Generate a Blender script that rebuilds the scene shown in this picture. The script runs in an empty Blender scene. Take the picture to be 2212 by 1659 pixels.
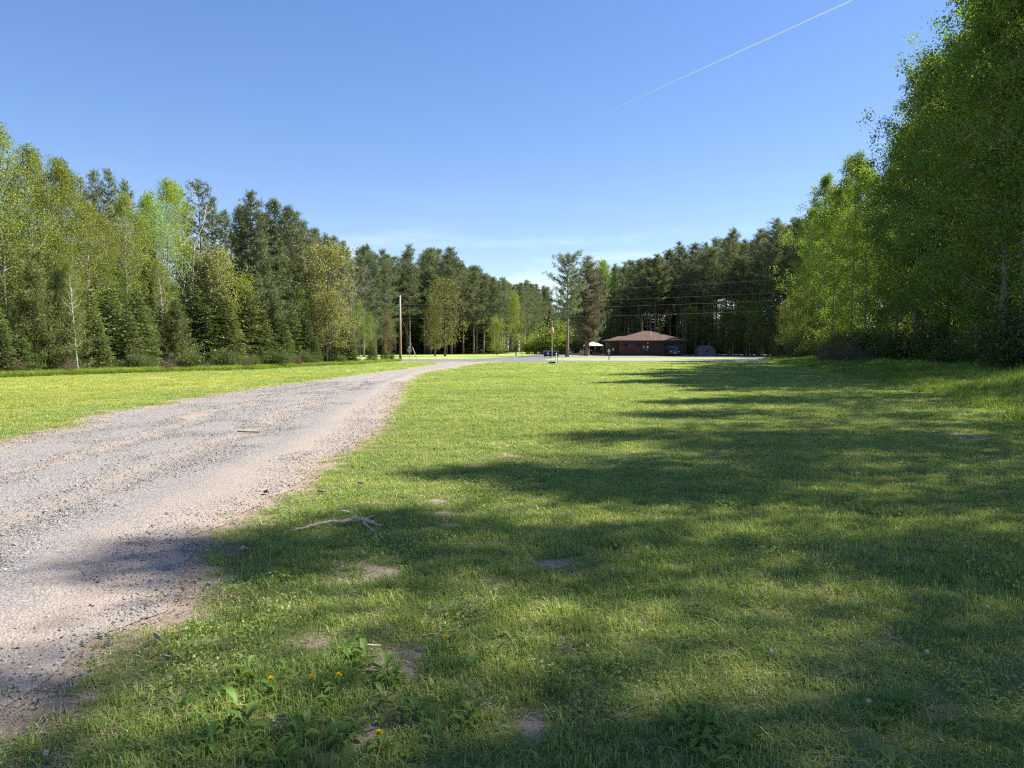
import bpy, math, numpy as np
from mathutils import Vector, Matrix
R = math.radians
sc = bpy.context.scene
COL = sc.collection

# ------------------------------------------------------------------ camera
F, CX, CY, HZ, CH = 740.0, 512.0, 384.0, 347.0, 1.6
PITCH = math.atan((CY - HZ) / F)
cam = bpy.data.cameras.new('camera'); camo = bpy.data.objects.new('camera', cam); COL.objects.link(camo)
cam.sensor_width = 36; cam.lens = 36 * F / 1024; cam.clip_start = 0.05; cam.clip_end = 80000
camo.location = (0, 0, CH); camo.rotation_euler = (math.pi / 2 - PITCH, 0, 0)
sc.camera = camo

# ------------------------------------------------------------------ sky, sun, exposure
SUN_EL, SUN_AZ = R(46.5), R(13)          # azimuth measured from +X (right) towards +Y (ahead)
sdir = Vector((math.cos(SUN_EL) * math.cos(SUN_AZ), math.cos(SUN_EL) * math.sin(SUN_AZ), math.sin(SUN_EL)))
w = bpy.data.worlds.new('World'); sc.world = w; w.use_nodes = True
nt = w.node_tree; N = nt.nodes; L = nt.links; N.clear()
out = N.new('ShaderNodeOutputWorld'); bg = N.new('ShaderNodeBackground')
sky = N.new('ShaderNodeTexSky'); sky.sky_type = 'NISHITA'; sky.sun_disc = False
sky.sun_elevation = SUN_EL; sky.sun_rotation = math.pi / 2 - SUN_AZ
sky.air_density = 1.0; sky.dust_density = 0.25; sky.ozone_density = 2.6; sky.altitude = 300
tc = N.new('ShaderNodeTexCoord'); mp = N.new('ShaderNodeMapping'); mp.inputs['Scale'].default_value = (1.6, 1.6, 11)
mp.inputs['Rotation'].default_value = (0.05, 0.10, 0.4)
nz = N.new('ShaderNodeTexNoise'); nz.inputs['Scale'].default_value = 2.3; nz.inputs['Detail'].default_value = 7; nz.inputs['Roughness'].default_value = 0.62
rp = N.new('ShaderNodeValToRGB'); rp.color_ramp.elements[0].position = 0.47; rp.color_ramp.elements[1].position = 0.72
sx = N.new('ShaderNodeSeparateXYZ')
el = N.new('ShaderNodeValToRGB')           # thin cirrus keeps to the lower sky, all the way round
for p, v in ((0.12, 0.32), (0.16, 0.05), (0.22, 0.0)): el.color_ramp.elements.new(p).color = (v, v, v, 1)
el.color_ramp.elements[0].color = (.5, .5, .5, 1); el.color_ramp.elements[-1].color = (0, 0, 0, 1); el.color_ramp.elements[-1].position = .5
mul = N.new('ShaderNodeMath'); mul.operation = 'MULTIPLY'
mix = N.new('ShaderNodeMix'); mix.data_type = 'RGBA'
mix.inputs['B'].default_value = (7.6, 8.2, 8.8, 1)
hs = N.new('ShaderNodeHueSaturation'); hs.inputs['Saturation'].default_value = 1.26
hs.inputs['Hue'].default_value = 0.516
L.new(tc.outputs['Generated'], mp.inputs['Vector']); L.new(mp.outputs[0], nz.inputs['Vector'])
L.new(nz.outputs['Fac'], rp.inputs['Fac']); L.new(tc.outputs['Generated'], sx.inputs[0]); L.new(sx.outputs['Z'], el.inputs['Fac'])
L.new(rp.outputs['Color'], mul.inputs[0]); L.new(el.outputs['Color'], mul.inputs[1])
gm = N.new('ShaderNodeGamma'); gm.inputs['Gamma'].default_value = 0.78       # evens zenith and horizon out, as a phone's exposure does
sm = N.new('ShaderNodeMix'); sm.data_type = 'RGBA'; sm.blend_type = 'MULTIPLY'; sm.inputs['Factor'].default_value = 1; sm.inputs['B'].default_value = (1.3, 1.32, 1.34, 1)
L.new(sky.outputs[0], hs.inputs['Color']); L.new(hs.outputs[0], gm.inputs['Color']); L.new(gm.outputs[0], sm.inputs['A']); L.new(sm.outputs['Result'], mix.inputs['A']); L.new(mul.outputs[0], mix.inputs['Factor'])
L.new(mix.outputs['Result'], bg.inputs['Color']); bg.inputs['Strength'].default_value = 0.081
L.new(bg.outputs[0], out.inputs['Surface'])
sun = bpy.data.lights.new('sun', 'SUN'); suno = bpy.data.objects.new('sun', sun); COL.objects.link(suno)
sun.energy = 5.0; sun.angle = R(0.53); sun.color = (1.0, 0.945, 0.85)
suno.rotation_euler = (-sdir).to_track_quat('-Z', 'Y').to_euler(); suno.location = (60, 15, 60)
vs = sc.view_settings
sc.display_settings.display_device = 'sRGB'
vs.view_transform = 'Standard'; vs.look = 'None'; vs.exposure = 1.32; vs.gamma = 1; vs.use_curve_mapping = False
cy = sc.cycles
cy.max_bounces = 5; cy.diffuse_bounces = 3; cy.glossy_bounces = 2; cy.transmission_bounces = 3; cy.transparent_max_bounces = 6
cy.use_denoising = False; cy.use_adaptive_sampling = False; cy.caustics_reflective = False; cy.caustics_refractive = False
cy.sample_clamp_indirect = 6; cy.pixel_filter_type = 'BLACKMAN_HARRIS'; cy.filter_width = 1.2

# ------------------------------------------------------------------ helpers
def G(px, py):
    """photo pixel (1024 wide) -> point on the flat ground"""
    x, y = (px - CX) / F, (CY - py) / F
    c, s = math.cos(PITCH), math.sin(PITCH)
    d = (x, c + y * s, -s + y * c)
    t = -CH / d[2]
    return (d[0] * t, d[1] * t)
def G2(px, py): return G(px * 1024 / 2212, py * 1024 / 2212)
def XP(px, d): return (px - CX) / F * d
def ZP(py, d): return CH + (HZ - py) / F * d

def mesh(name, V, polys, mat=None, tint=None, smooth=False, attrs=None, mats=None, midx=None):
    V = np.asarray(V, np.float32).reshape(-1, 3)
    polys = [np.asarray(p, np.int32) for p in polys if len(p)]
    me = bpy.data.meshes.new(name)
    me.vertices.add(len(V)); me.vertices.foreach_set('co', V.ravel())
    tot = np.concatenate([np.full(len(p), p.shape[1], np.int32) for p in polys])
    vi = np.concatenate([p.ravel() for p in polys])
    me.loops.add(len(vi)); me.loops.foreach_set('vertex_index', vi)
    me.polygons.add(len(tot))
    st = np.zeros(len(tot), np.int32); st[1:] = np.cumsum(tot)[:-1]
    me.polygons.foreach_set('loop_start', st); me.polygons.foreach_set('loop_total', tot)
    me.polygons.foreach_set('use_smooth', np.full(len(tot), smooth, bool))
    if midx is not None: me.polygons.foreach_set('material_index', np.asarray(midx, np.int32))
    me.update(calc_edges=True)
    if tint is not None:
        a = me.attributes.new('tint', 'FLOAT', 'POINT'); a.data.foreach_set('value', np.asarray(tint, np.float32))
    for k, v in (attrs or {}).items():
        a = me.attributes.new(k, 'FLOAT', 'POINT'); a.data.foreach_set('value', np.asarray(v, np.float32))
    for m in (mats or ([mat] if mat else [])): me.materials.append(m)
    return me

class MB:
    """collects shapes into one mesh"""
    def __init__(s): s.V = []; s.P = []; s.n = 0
    def add(s, V, polys):
        V = np.asarray(V, np.float32).reshape(-1, 3)
        s.V.append(V)
        for p in polys:
            p = np.asarray(p, np.int32)
            if len(p): s.P.append(p + s.n)
        s.n += len(V)
    def box(s, x0, x1, y0, y1, z0, z1):
        V = [(x, y, z) for z in (z0, z1) for y in (y0, y1) for x in (x0, x1)]
        s.add(V, [[(0, 2, 3, 1), (4, 5, 7, 6), (0, 1, 5, 4), (2, 6, 7, 3), (0, 4, 6, 2), (1, 3, 7, 5)]])
    def tube(s, pts, rad, n=6, cap=True):
        pts = np.asarray(pts, float); m = len(pts)
        rad = np.broadcast_to(np.asarray(rad, float), (m,))
        t = np.gradient(pts, axis=0); t /= np.linalg.norm(t, axis=1)[:, None] + 1e-9
        ref = np.array([0, 0, 1.0]) if abs(t[0][2]) < 0.9 else np.array([1.0, 0, 0])
        u = np.cross(t, ref); u /= np.linalg.norm(u, axis=1)[:, None] + 1e-9
        v = np.cross(t, u)
        a = np.arange(n) * 2 * math.pi / n
        V = pts[:, None, :] + rad[:, None, None] * (np.cos(a)[None, :, None] * u[:, None, :] + np.sin(a)[None, :, None] * v[:, None, :])
        i = np.arange(m - 1)[:, None] * n; j = np.arange(n)[None, :]; k = (j + 1) % n
        q = np.stack([i + j, i + n + j, i + n + k, i + k], -1).reshape(-1, 4)
        P = [q]
        if cap: P += [[list(range(n))], [list(range((m - 1) * n, m * n))[::-1]]]
        s.add(V.reshape(-1, 3), P)
    def lathe(s, prof, n=16, c=(0, 0, 0)):
        a = np.arange(n) * 2 * math.pi / n
        V = [(c[0] + r * math.cos(t), c[1] + r * math.sin(t), c[2] + z) for r, z in prof for t in a]
        m = len(prof); i = np.arange(m - 1)[:, None] * n; j = np.arange(n)[None, :]; k = (j + 1) % n
        q = np.stack([i + j, i + k, i + n + k, i + n + j], -1).reshape(-1, 4)
        s.add(V, [q, [list(range(n))[::-1]], [list(range((m - 1) * n, m * n))]])
    def prism(s, poly, axis, a0, a1):
        """extrude a 2-D polygon along an axis ('x','y','z')"""
        def P(p, a):
            return {'x': (a, p[0], p[1]), 'y': (p[0], a, p[1]), 'z': (p[0], p[1], a)}[axis]
        n = len(poly)
        V = [P(p, a0) for p in poly] + [P(p, a1) for p in poly]
        s.add(V, [[(i, (i + 1) % n, n + (i + 1) % n, n + i) for i in range(n)], [list(range(n))[::-1]], [list(range(n, 2 * n))]])
    def mesh(s, name, mat, smooth=False, tint=None, attrs=None):
        return mesh(name, np.concatenate(s.V), s.P, mat, smooth=smooth, tint=tint, attrs=attrs)
    def obj(s, name, mat, parent=None, smooth=False, loc=None, bevel=0):
        o = bpy.data.objects.new(name, s.mesh(name, mat, smooth)); COL.objects.link(o)
        if parent: o.parent = parent
        if loc: o.location = loc
        if bevel:
            b = o.modifiers.new('bevel', 'BEVEL'); b.width = bevel; b.segments = 2; b.limit_method = 'ANGLE'
        return o

def link(name, me, parent=None, loc=None, rz=None, sc_=None):
    o = bpy.data.objects.new(name, me); COL.objects.link(o)
    if parent: o.parent = parent
    if loc is not None: o.location = loc
    if rz is not None: o.rotation_euler = (0, 0, rz)
    if sc_ is not None: o.scale = sc_ if hasattr(sc_, '__len__') else (sc_,) * 3
    return o
def tag(o, label=None, cat=None, group=None, kind=None):
    if label: o['label'] = label
    if cat: o['category'] = cat
    if group: o['group'] = group
    if kind: o['kind'] = kind
    return o
def thing(name, loc, label, cat, group=None, rz=0, s=1):
    o = link(name, None, None, loc, rz, s); o.empty_display_size = 0.3
    return tag(o, label, cat, group)

# ------------------------------------------------------------------ materials
def nmat(name):
    m = bpy.data.materials.new(name); m.use_nodes = True
    m.node_tree.nodes.clear()
    o = m.node_tree.nodes.new('ShaderNodeOutputMaterial')
    return m, m.node_tree, o
def nd(t, typ, **kw):
    n = t.nodes.new(typ)
    for k, v in kw.items():
        if k in n.inputs: n.inputs[k].default_value = v
        else: setattr(n, k, v)
    return n
def ramp(t, stops, src=None, interp='LINEAR'):
    n = t.nodes.new('ShaderNodeValToRGB'); cr = n.color_ramp; cr.interpolation = interp
    while len(cr.elements) < len(stops): cr.elements.new(0.5)
    for e, (p, c) in zip(cr.elements, stops):
        e.position = p; e.color = (c, c, c, 1) if not hasattr(c, '__len__') else (*c, 1)
    if src is not None: t.links.new(src, n.inputs['Fac'])
    return n.outputs['Color']
def mixc(t, fac, a, b, mode='MIX'):
    n = t.nodes.new('ShaderNodeMix'); n.data_type = 'RGBA'; n.blend_type = mode
    for s_, v in (('Factor', fac), ('A', a), ('B', b)):
        if hasattr(v, 'node'): t.links.new(v, n.inputs[s_])
        else: n.inputs[s_].default_value = v if s_ == 'Factor' else (*v, 1)
    return n.outputs['Result']
def math_(t, op, a, b=0.0):
    n = t.nodes.new('ShaderNodeMath'); n.operation = op
    for i, v in enumerate((a, b)):
        if hasattr(v, 'node'): t.links.new(v, n.inputs[i])
        else: n.inputs[i].default_value = v
    return n.outputs[0]
def noise(t, scale, detail=4, rough=0.55, vec=None, out='Fac', dist=0.0):
    n = nd(t, 'ShaderNodeTexNoise', Scale=scale, Detail=detail, Roughness=rough, Distortion=dist)
    if vec is not None: t.links.new(vec, n.inputs['Vector'])
    return n.outputs[out]
def wpos(t): return t.nodes.new('ShaderNodeNewGeometry').outputs['Position']
def opos(t): return t.nodes.new('ShaderNodeTexCoord').outputs['Object']
def mapv(t, vec, scale=(1, 1, 1), rot=(0, 0, 0)):
    n = t.nodes.new('ShaderNodeMapping'); n.inputs['Scale'].default_value = scale; n.inputs['Rotation'].default_value = rot
    t.links.new(vec, n.inputs['Vector']); return n.outputs[0]
def attr(t, name): return nd(t, 'ShaderNodeAttribute', attribute_name=name).outputs['Fac']
def bump(t, h, strength=0.4, dist=0.02):
    n = nd(t, 'ShaderNodeBump', Strength=strength, Distance=dist); t.links.new(h, n.inputs['Height']); return n.outputs[0]
def pbsdf(t, o, color, rough=0.8, normal=None, metal=0.0, spec=0.3):
    b = nd(t, 'ShaderNodeBsdfPrincipled', Roughness=rough, Metallic=metal)
    b.inputs['Specular IOR Level'].default_value = spec
    if hasattr(color, 'node'): t.links.new(color, b.inputs['Base Color'])
    else: b.inputs['Base Color'].default_value = (*color, 1)
    if hasattr(rough, 'node'): t.links.new(rough, b.inputs['Roughness'])
    if normal is not None: t.links.new(normal, b.inputs['Normal'])
    t.links.new(b.outputs[0], o.inputs['Surface']); return b
def plain(name, col, rough=0.7, var=0.12, scale=6.0, metal=0.0, spec=0.3, bmp=0.0):
    m, t, o = nmat(name)
    n = noise(t, scale, 5, 0.6, opos(t))
    c = ramp(t, [(0.3, tuple(x * (1 - var) for x in col)), (0.7, tuple(min(1, x * (1 + var)) for x in col))], n)
    pbsdf(t, o, c, rough, bump(t, n, bmp, 0.01) if bmp else None, metal, spec); return m

def leafmat(name, stops, trans=0.4, tcol=1.0, hue=0.012, val=0.22, spec=0.03):
    """foliage: diffuse + translucent, colour varied leaf by leaf and plant by plant"""
    m, t, o = nmat(name)
    c = ramp(t, stops, attr(t, 'tint'))
    oi = t.nodes.new('ShaderNodeObjectInfo').outputs['Random']
    h = nd(t, 'ShaderNodeHueSaturation')
    t.links.new(c, h.inputs['Color'])
    t.links.new(math_(t, 'MULTIPLY_ADD', oi, 0) , h.inputs['Hue'])
    mr = nd(t, 'ShaderNodeMapRange'); mr.inputs['To Min'].default_value = 0.5 - hue; mr.inputs['To Max'].default_value = 0.5 + hue
    t.links.new(oi, mr.inputs['Value']); t.links.new(mr.outputs[0], h.inputs['Hue'])
    mv = nd(t, 'ShaderNodeMapRange'); mv.inputs['To Min'].default_value = 1 - val; mv.inputs['To Max'].default_value = 1 + val
    fr = math_(t, 'FRACT', math_(t, 'MULTIPLY', oi, 7.31)); t.links.new(fr, mv.inputs['Value']); t.links.new(mv.outputs[0], h.inputs['Value'])
    d = nd(t, 'ShaderNodeBsdfDiffuse'); tr = nd(t, 'ShaderNodeBsdfTranslucent'); g = nd(t, 'ShaderNodeBsdfGlossy', Roughness=0.5)
    t.links.new(h.outputs[0], d.inputs['Color'])
    tc_ = mixc(t, 1.0, h.outputs[0], (1.28 * tcol, 1.18 * tcol, 0.58 * tcol), 'MULTIPLY'); t.links.new(tc_, tr.inputs['Color'])
    g.inputs['Color'].default_value = (0.8, 0.85, 0.8, 1)
    m1 = nd(t, 'ShaderNodeMixShader', Fac=trans); t.links.new(d.outputs[0], m1.inputs[1]); t.links.new(tr.outputs[0], m1.inputs[2])
    m2 = nd(t, 'ShaderNodeMixShader', Fac=spec); t.links.new(m1.outputs[0], m2.inputs[1]); t.links.new(g.outputs[0], m2.inputs[2])
    t.links.new(m2.outputs[0], o.inputs['Surface']); return m

M = {}
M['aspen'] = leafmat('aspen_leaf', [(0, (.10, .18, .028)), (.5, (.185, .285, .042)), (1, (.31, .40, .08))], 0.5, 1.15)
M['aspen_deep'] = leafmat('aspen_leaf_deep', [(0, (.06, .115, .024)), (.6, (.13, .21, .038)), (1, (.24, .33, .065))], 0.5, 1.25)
M['lime'] = leafmat('lime_leaf', [(0, (.16, .24, .02)), (.5, (.25, .34, .025)), (1, (.35, .43, .05))], 0.42, 1.1)
M['olive'] = leafmat('olive_leaf', [(0, (.11, .14, .02)), (.5, (.19, .23, .03)), (1, (.29, .31, .055))], 0.42, 1.1)
M['spring'] = leafmat('spring_leaf', [(0, (.13, .18, .03)), (.5, (.215, .27, .042)), (1, (.32, .37, .08))], 0.46, 1.1)
M['gold'] = leafmat('golden_leaf', [(0, (.15, .155, .045)), (.5, (.265, .275, .085)), (1, (.38, .385, .15))], 0.4, 1.05)
M['amber'] = leafmat('amber_leaf', [(0, (.14, .14, .042)), (.5, (.235, .23, .068)), (1, (.34, .335, .11))], 0.4, 1.0)
M['rust'] = leafmat('russet_leaf', [(0, (.14, .105, .045)), (.5, (.21, .17, .065)), (1, (.28, .25, .09))], 0.38, 1.0)
M['pine'] = leafmat('pine_needle', [(0, (.08, .108, .055)), (.6, (.15, .19, .09)), (1, (.25, .295, .145))], 0.28, 1.0, hue=.012, val=.25)
M['whitepine'] = leafmat('white_pine_needle', [(0, (.085, .11, .035)), (.6, (.15, .19, .055)), (1, (.24, .29, .09))], 0.3, 1.0, hue=.012)
M['fir'] = leafmat('fir_needle', [(0, (.065, .095, .03)), (.6, (.125, .17, .045)), (1, (.23, .285, .075))], 0.25, 1.0, hue=.012)
M['brownpine'] = leafmat('brown_needle', [(0, (.10, .10, .06)), (.6, (.175, .172, .10)), (1, (.26, .255, .145))], 0.25, 1.0, hue=.01)
M['shrub'] = leafmat('shrub_leaf', [(0, (.055, .085, .018)), (.6, (.105, .15, .03)), (1, (.18, .22, .05))], 0.4, 1.1)
M['twig'] = plain('twig_bark', (.13, .10, .085), 0.9, 0.3, 3)
def bark(name, a, b, dark, marks):
    m, t, o = nmat(name)
    p = opos(t)
    n1 = noise(t, 4.0, 5, .65, mapv(t, p, (1, 1, .25)))
    c = ramp(t, [(.3, a), (.7, b)], n1)
    n2 = noise(t, 7.0, 4, .7, mapv(t, p, (.5, .5, marks)))
    c = mixc(t, ramp(t, [(.56, 0.0), (.66, 1.0)], n2), c, dark)
    pbsdf(t, o, c, .9, bump(t, n1, .6, .03)); return m
M['pale_bark'] = bark('pale_bark', (.34, .33, .28), (.52, .50, .44), (.07, .06, .05), 3.0)
M['aspen_bark'] = bark('aspen_bark', (.15, .15, .12), (.27, .26, .21), (.05, .045, .04), 3.0)
M['white_bark'] = bark('white_bark', (.5, .49, .45), (.72, .70, .66), (.08, .07, .06), 3.0)
M['pine_bark'] = bark('pine_bark', (.17, .13, .105), (.30, .235, .19), (.05, .04, .035), .3)
M['red_bark'] = bark('red_bark', (.12, .08, .06), (.22, .15, .11), (.07, .05, .04), .3)
M['dark_bark'] = bark('dark_bark', (.07, .06, .05), (.15, .13, .11), (.035, .03, .03), .4)

# ------------------------------------------------------------------ tree builders (each returns meshes: trunk, crown)
def unit(v): return v / (np.linalg.norm(v, axis=-1, keepdims=True) + 1e-9)
def leaves(C, D, S, rng, aspect=0.75, fold=0.18):
    n = len(C); D = unit(D); r = unit(rng.normal(size=(n, 3)))
    side = unit(np.cross(D, r)); nor = np.cross(side, D); S = S[:, None]
    V = np.stack([C, C + .5 * S * D + .5 * aspect * S * side + fold * S * nor, C + S * D, C + .5 * S * D - .5 * aspect * S * side + fold * S * nor], 1)
    return V.reshape(-1, 3), np.arange(4 * n).reshape(-1, 4), 4

def needles(C, A, Lg, W, rng):
    n = len(C); A = unit(A); r = unit(rng.normal(size=(n, 3))); side = unit(np.cross(A, r))
    V = np.stack([C - .5 * W[:, None] * side, C + .5 * W[:, None] * side, C + Lg[:, None] * A], 1)
    return V.reshape(-1, 3), np.arange(3 * n).reshape(-1, 3), 3

def trunk_path(H, rng, wob, lean=(0, 0), n=9):
    z = np.linspace(0, H, n); k = z / H
    x = np.cumsum(rng.normal(0, wob, n)) * k + lean[0] * k ** 1.5 * H; y = np.cumsum(rng.normal(0, wob, n)) * k + lean[1] * k ** 1.5 * H
    x[0] = y[0] = 0
    return np.stack([x, y, z], 1)
def at(path, z):
    return np.array([np.interp(z, path[:, 2], path[:, i]) for i in (0, 1)] + [z])

def deciduous(seed, H, base, Rr, prof, nb, up, twigs, per, lsize, tr, spread, lmat, bmat, wob=.10, lean=(0, 0), size_var=.35, clusters=2, droop=0.0, stems=1, lvar=.3, fmin=.3, tl=1.0):
    rng = np.random.default_rng(seed); mb = MB(); CC = []
    for st in range(stems):
        Hs = H * (1 if st == 0 else rng.uniform(.7, .95)); off = np.zeros(3) if st == 0 else np.array([rng.uniform(-.5, .5), rng.uniform(-.5, .5), 0])
        le = lean if st == 0 else (rng.uniform(-.12, .12), rng.uniform(-.12, .12))
        path = trunk_path(Hs, rng, wob, le) + off
        zz = path[:, 2] / Hs
        trs = tr * (1 if st == 0 else .7)
        rad = trs * (1 - zz) ** .8 + .012; rad[0] *= 1.35
        mb.tube(path, rad, 8)
        ph = rng.uniform(0, 6.28)
        for i in range(nb // stems):
            t = (i + rng.uniform(0, 1)) / (nb // stems); z = Hs * (base + (0.985 - base) * t)
            a = ph + i * 2.399 + rng.normal(0, .35)
            Lb = Rr * prof(t) * rng.uniform(.9 - lvar, .9 + lvar)
            ua = up(t) + rng.normal(0, .13)
            p0 = at(path, z); n = 5; s = np.linspace(0, 1, n)
            hd = np.array([math.cos(a), math.sin(a), 0])
            pts = p0 + np.outer(s * Lb * math.cos(ua), hd)
            pts[:, 2] += Lb * math.sin(ua) * s + Lb * .18 * s ** 2 - droop * Lb * s ** 2
            pts[1:] += rng.normal(0, .05 * Lb, (n - 1, 3))
            r0 = max(.012, .42 * np.interp(z, path[:, 2], rad))
            mb.tube(pts, np.linspace(r0, .006, n), 4, False)
            for k in range(twigs):
                f = rng.uniform(fmin, 1.0) ** .8; q = np.array([np.interp(f, s, pts[:, c]) for c in range(3)])
                d = unit(rng.normal(size=3) * np.array([1, 1, .7]) + hd * .7 + np.array([0, 0, .35 - droop]))
                lt = (Lb * rng.uniform(.16, .42) + .15) * tl
                e = q + d * lt
                if k % 2 == 0: mb.tube(np.array([q, (q + e) / 2 + rng.normal(0, .04 * lt, 3), e]), [.012, .008, .004], 3, False)
                for c in range(clusters): CC.append(q + (e - q) * ((c + 1) / clusters))
    trunk = mb.mesh('trunk', bmat, smooth=True)
    CC = np.array(CC); M_ = len(CC)
    if per <= 0 or M_ == 0: return [('trunk', trunk)]
    cnt = rng.poisson(per, M_); idx = np.repeat(np.arange(M_), cnt); n = len(idx)
    C = CC[idx] + np.clip(rng.normal(0, spread, (n, 3)), -2 * spread, 2 * spread)
    C[:, 2] = np.maximum(C[:, 2], .15)
    D = rng.normal(size=(n, 3)) + np.array([0, 0, -.35])
    V, Fq, k = leaves(C, D, lsize * rng.uniform(1 - size_var, 1 + size_var, n), rng)
    ct = rng.uniform(0, 1, M_)[idx] * .45 + rng.uniform(0, .55, n)
    crown = mesh('crown', V, [Fq], lmat, tint=np.repeat(ct, k))
    return [('trunk', trunk), ('crown', crown)]

def pine(seed, H, base, Rr, prof, whorls, bpw, tufts, ndl, Ln, Wn, tr, nmat_, bmat, up=.12, dead=14, tuft_r=.28, lean=(0, 0), rag=.25):
    rng = np.random.default_rng(seed); mb = MB(); TC = []; TA = []
    path = trunk_path(H, rng, .05, lean); zz = path[:, 2] / H
    rad = tr * (1 - .92 * zz) ; rad[0] *= 1.25
    mb.tube(path, rad, 8)
    for i in range(whorls):
        t = i / (whorls - 1); z = H * (base + (.975 - base) * t) + rng.normal(0, .08)
        nb = max(2, int(round(bpw * rng.uniform(.6, 1.25)))); ph = rng.uniform(0, 6.28)
        for b in range(nb):
            a = ph + b * 6.283 / nb + rng.normal(0, .25)
            Lb = Rr * prof(t) * rng.uniform(1 - rag * 1.6, 1 + rag)
            hd = np.array([math.cos(a), math.sin(a), 0]); p0 = at(path, min(z, H * .98))
            u = up + .5 * t + rng.normal(0, .1); s = np.linspace(0, 1, 4)
            pts = p0 + np.outer(s * Lb * math.cos(u), hd); pts[:, 2] += Lb * math.sin(u) * s + .14 * Lb * s ** 2
            mb.tube(pts, np.linspace(.035 + .012 * Lb, .01, 4), 4, False)
            nt_ = max(2, int(round(tufts * (Lb / Rr) + .5)))
            for k in range(nt_):
                f = 1 - .75 * (k / nt_) ** 1.0
                q = np.array([np.interp(f, s, pts[:, c]) for c in range(3)]) + rng.normal(0, .14 * (1.1 - .3 * f) * max(.6, Lb * .6), 3) * np.array([1, 1, .5])
                TC.append(q); TA.append(hd * .7 + np.array([0, 0, .75]) + rng.normal(0, .25, 3))
    for k in range(5): TC.append(at(path, H * (.96 + .01 * k))); TA.append(np.array([0, 0, 1.0]))
    for k in range(dead):          # short dead snags below the crown
        z = H * rng.uniform(base * .35, base); a = rng.uniform(0, 6.28); p0 = at(path, z); l = rng.uniform(.5, 1.6)
        e = p0 + np.array([math.cos(a) * l, math.sin(a) * l, rng.uniform(-.25, .15) * l])
        mb.tube(np.array([p0, (p0 + e) / 2 + (0, 0, .05), e]), [.025, .018, .006], 3, False)
    trunk = mb.mesh('trunk', bmat, smooth=True)
    TC = np.array(TC); TA = unit(np.array(TA)); m = len(TC)
    idx = np.repeat(np.arange(m), ndl); n = len(idx)
    A = TA[idx] * .55 + unit(rng.normal(size=(n, 3))) * .85
    C = TC[idx] + rng.normal(0, tuft_r * .45, (n, 3))
    V, Ft, k = needles(C, A, Ln * rng.uniform(.6, 1.25, n), Wn * rng.uniform(.7, 1.3, n), rng)
    ct = rng.uniform(0, 1, m)[idx] * .5 + rng.uniform(0, .5, n)
    return [('trunk', trunk), ('crown', mesh('crown', V, [Ft], nmat_, tint=np.repeat(ct, k)))]

def fir(seed, H, Rr, whorls, bpw, per, Lt, Wt, tr, nmat_, bmat, droop=.25, power=.85, rag=.2):
    rng = np.random.default_rng(seed); mb = MB(); Cs = []; Ds = []; Ls = []; T = []
    path = trunk_path(H, rng, .02); rad = tr * (1 - .95 * path[:, 2] / H) + .008
    mb.tube(path, rad, 7)
    for i in range(whorls):
        t = i / whorls; z = H * (.03 + .95 * t)
        nb = max(3, int(round(bpw * (1 - .4 * t)))); ph = rng.uniform(0, 6.28)
        for b in range(nb):
            a = ph + b * 6.283 / nb + rng.normal(0, .2)
            Lb = (Rr * (1 - t) ** power + .12) * rng.uniform(1 - rag * 1.5, 1 + rag)
            hd = np.array([math.cos(a), math.sin(a), 0]); sd = np.array([-hd[1], hd[0], 0]); p0 = at(path, z + rng.normal(0, .06))
            u = .25 + .45 * t + rng.normal(0, .08)
            n = max(5, int(per * Lb)); f = np.sort(rng.uniform(.1, 1, n))
            q = p0 + np.outer(f * Lb, hd); q[:, 2] += Lb * (math.sin(u) * f - (droop + .25) * f ** 1.6)
            q[:, 2] = np.maximum(q[:, 2], .06)
            e = p0 + hd * Lb; e[2] += Lb * (math.sin(u) - droop - .25)
            mb.tube(np.array([p0, q[n // 2], e]), [.02 + .006 * Lb, .012, .004], 3, False)
            sg = rng.choice([-1, 1], n)
            off = (1 - .55 * f) * Lb * .36 * rng.uniform(0, 1, n)
            Cs.append(q + sd * (sg * off)[:, None] + rng.normal(0, .03, (n, 3)))
            Ds.append(hd * .75 + sd * (sg * rng.uniform(.2, 1, n))[:, None] + np.stack([np.zeros(n), np.zeros(n), rng.normal(-.05, .22, n)], 1))
            T.append(np.full(n, rng.uniform(0, .5)) + rng.uniform(0, .5, n) * 1.0)
    C = np.concatenate(Cs); D = np.concatenate(Ds); T = np.concatenate(T); n = len(C)
    V, Fq, k = leaves(C, D, Lt * rng.uniform(.6, 1.3, n), rng, aspect=Wt / Lt, fold=.05)
    return [('trunk', mb.mesh('trunk', bmat, smooth=True)), ('crown', mesh('crown', V, [Fq], nmat_, tint=np.repeat(T, k)))]

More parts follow.
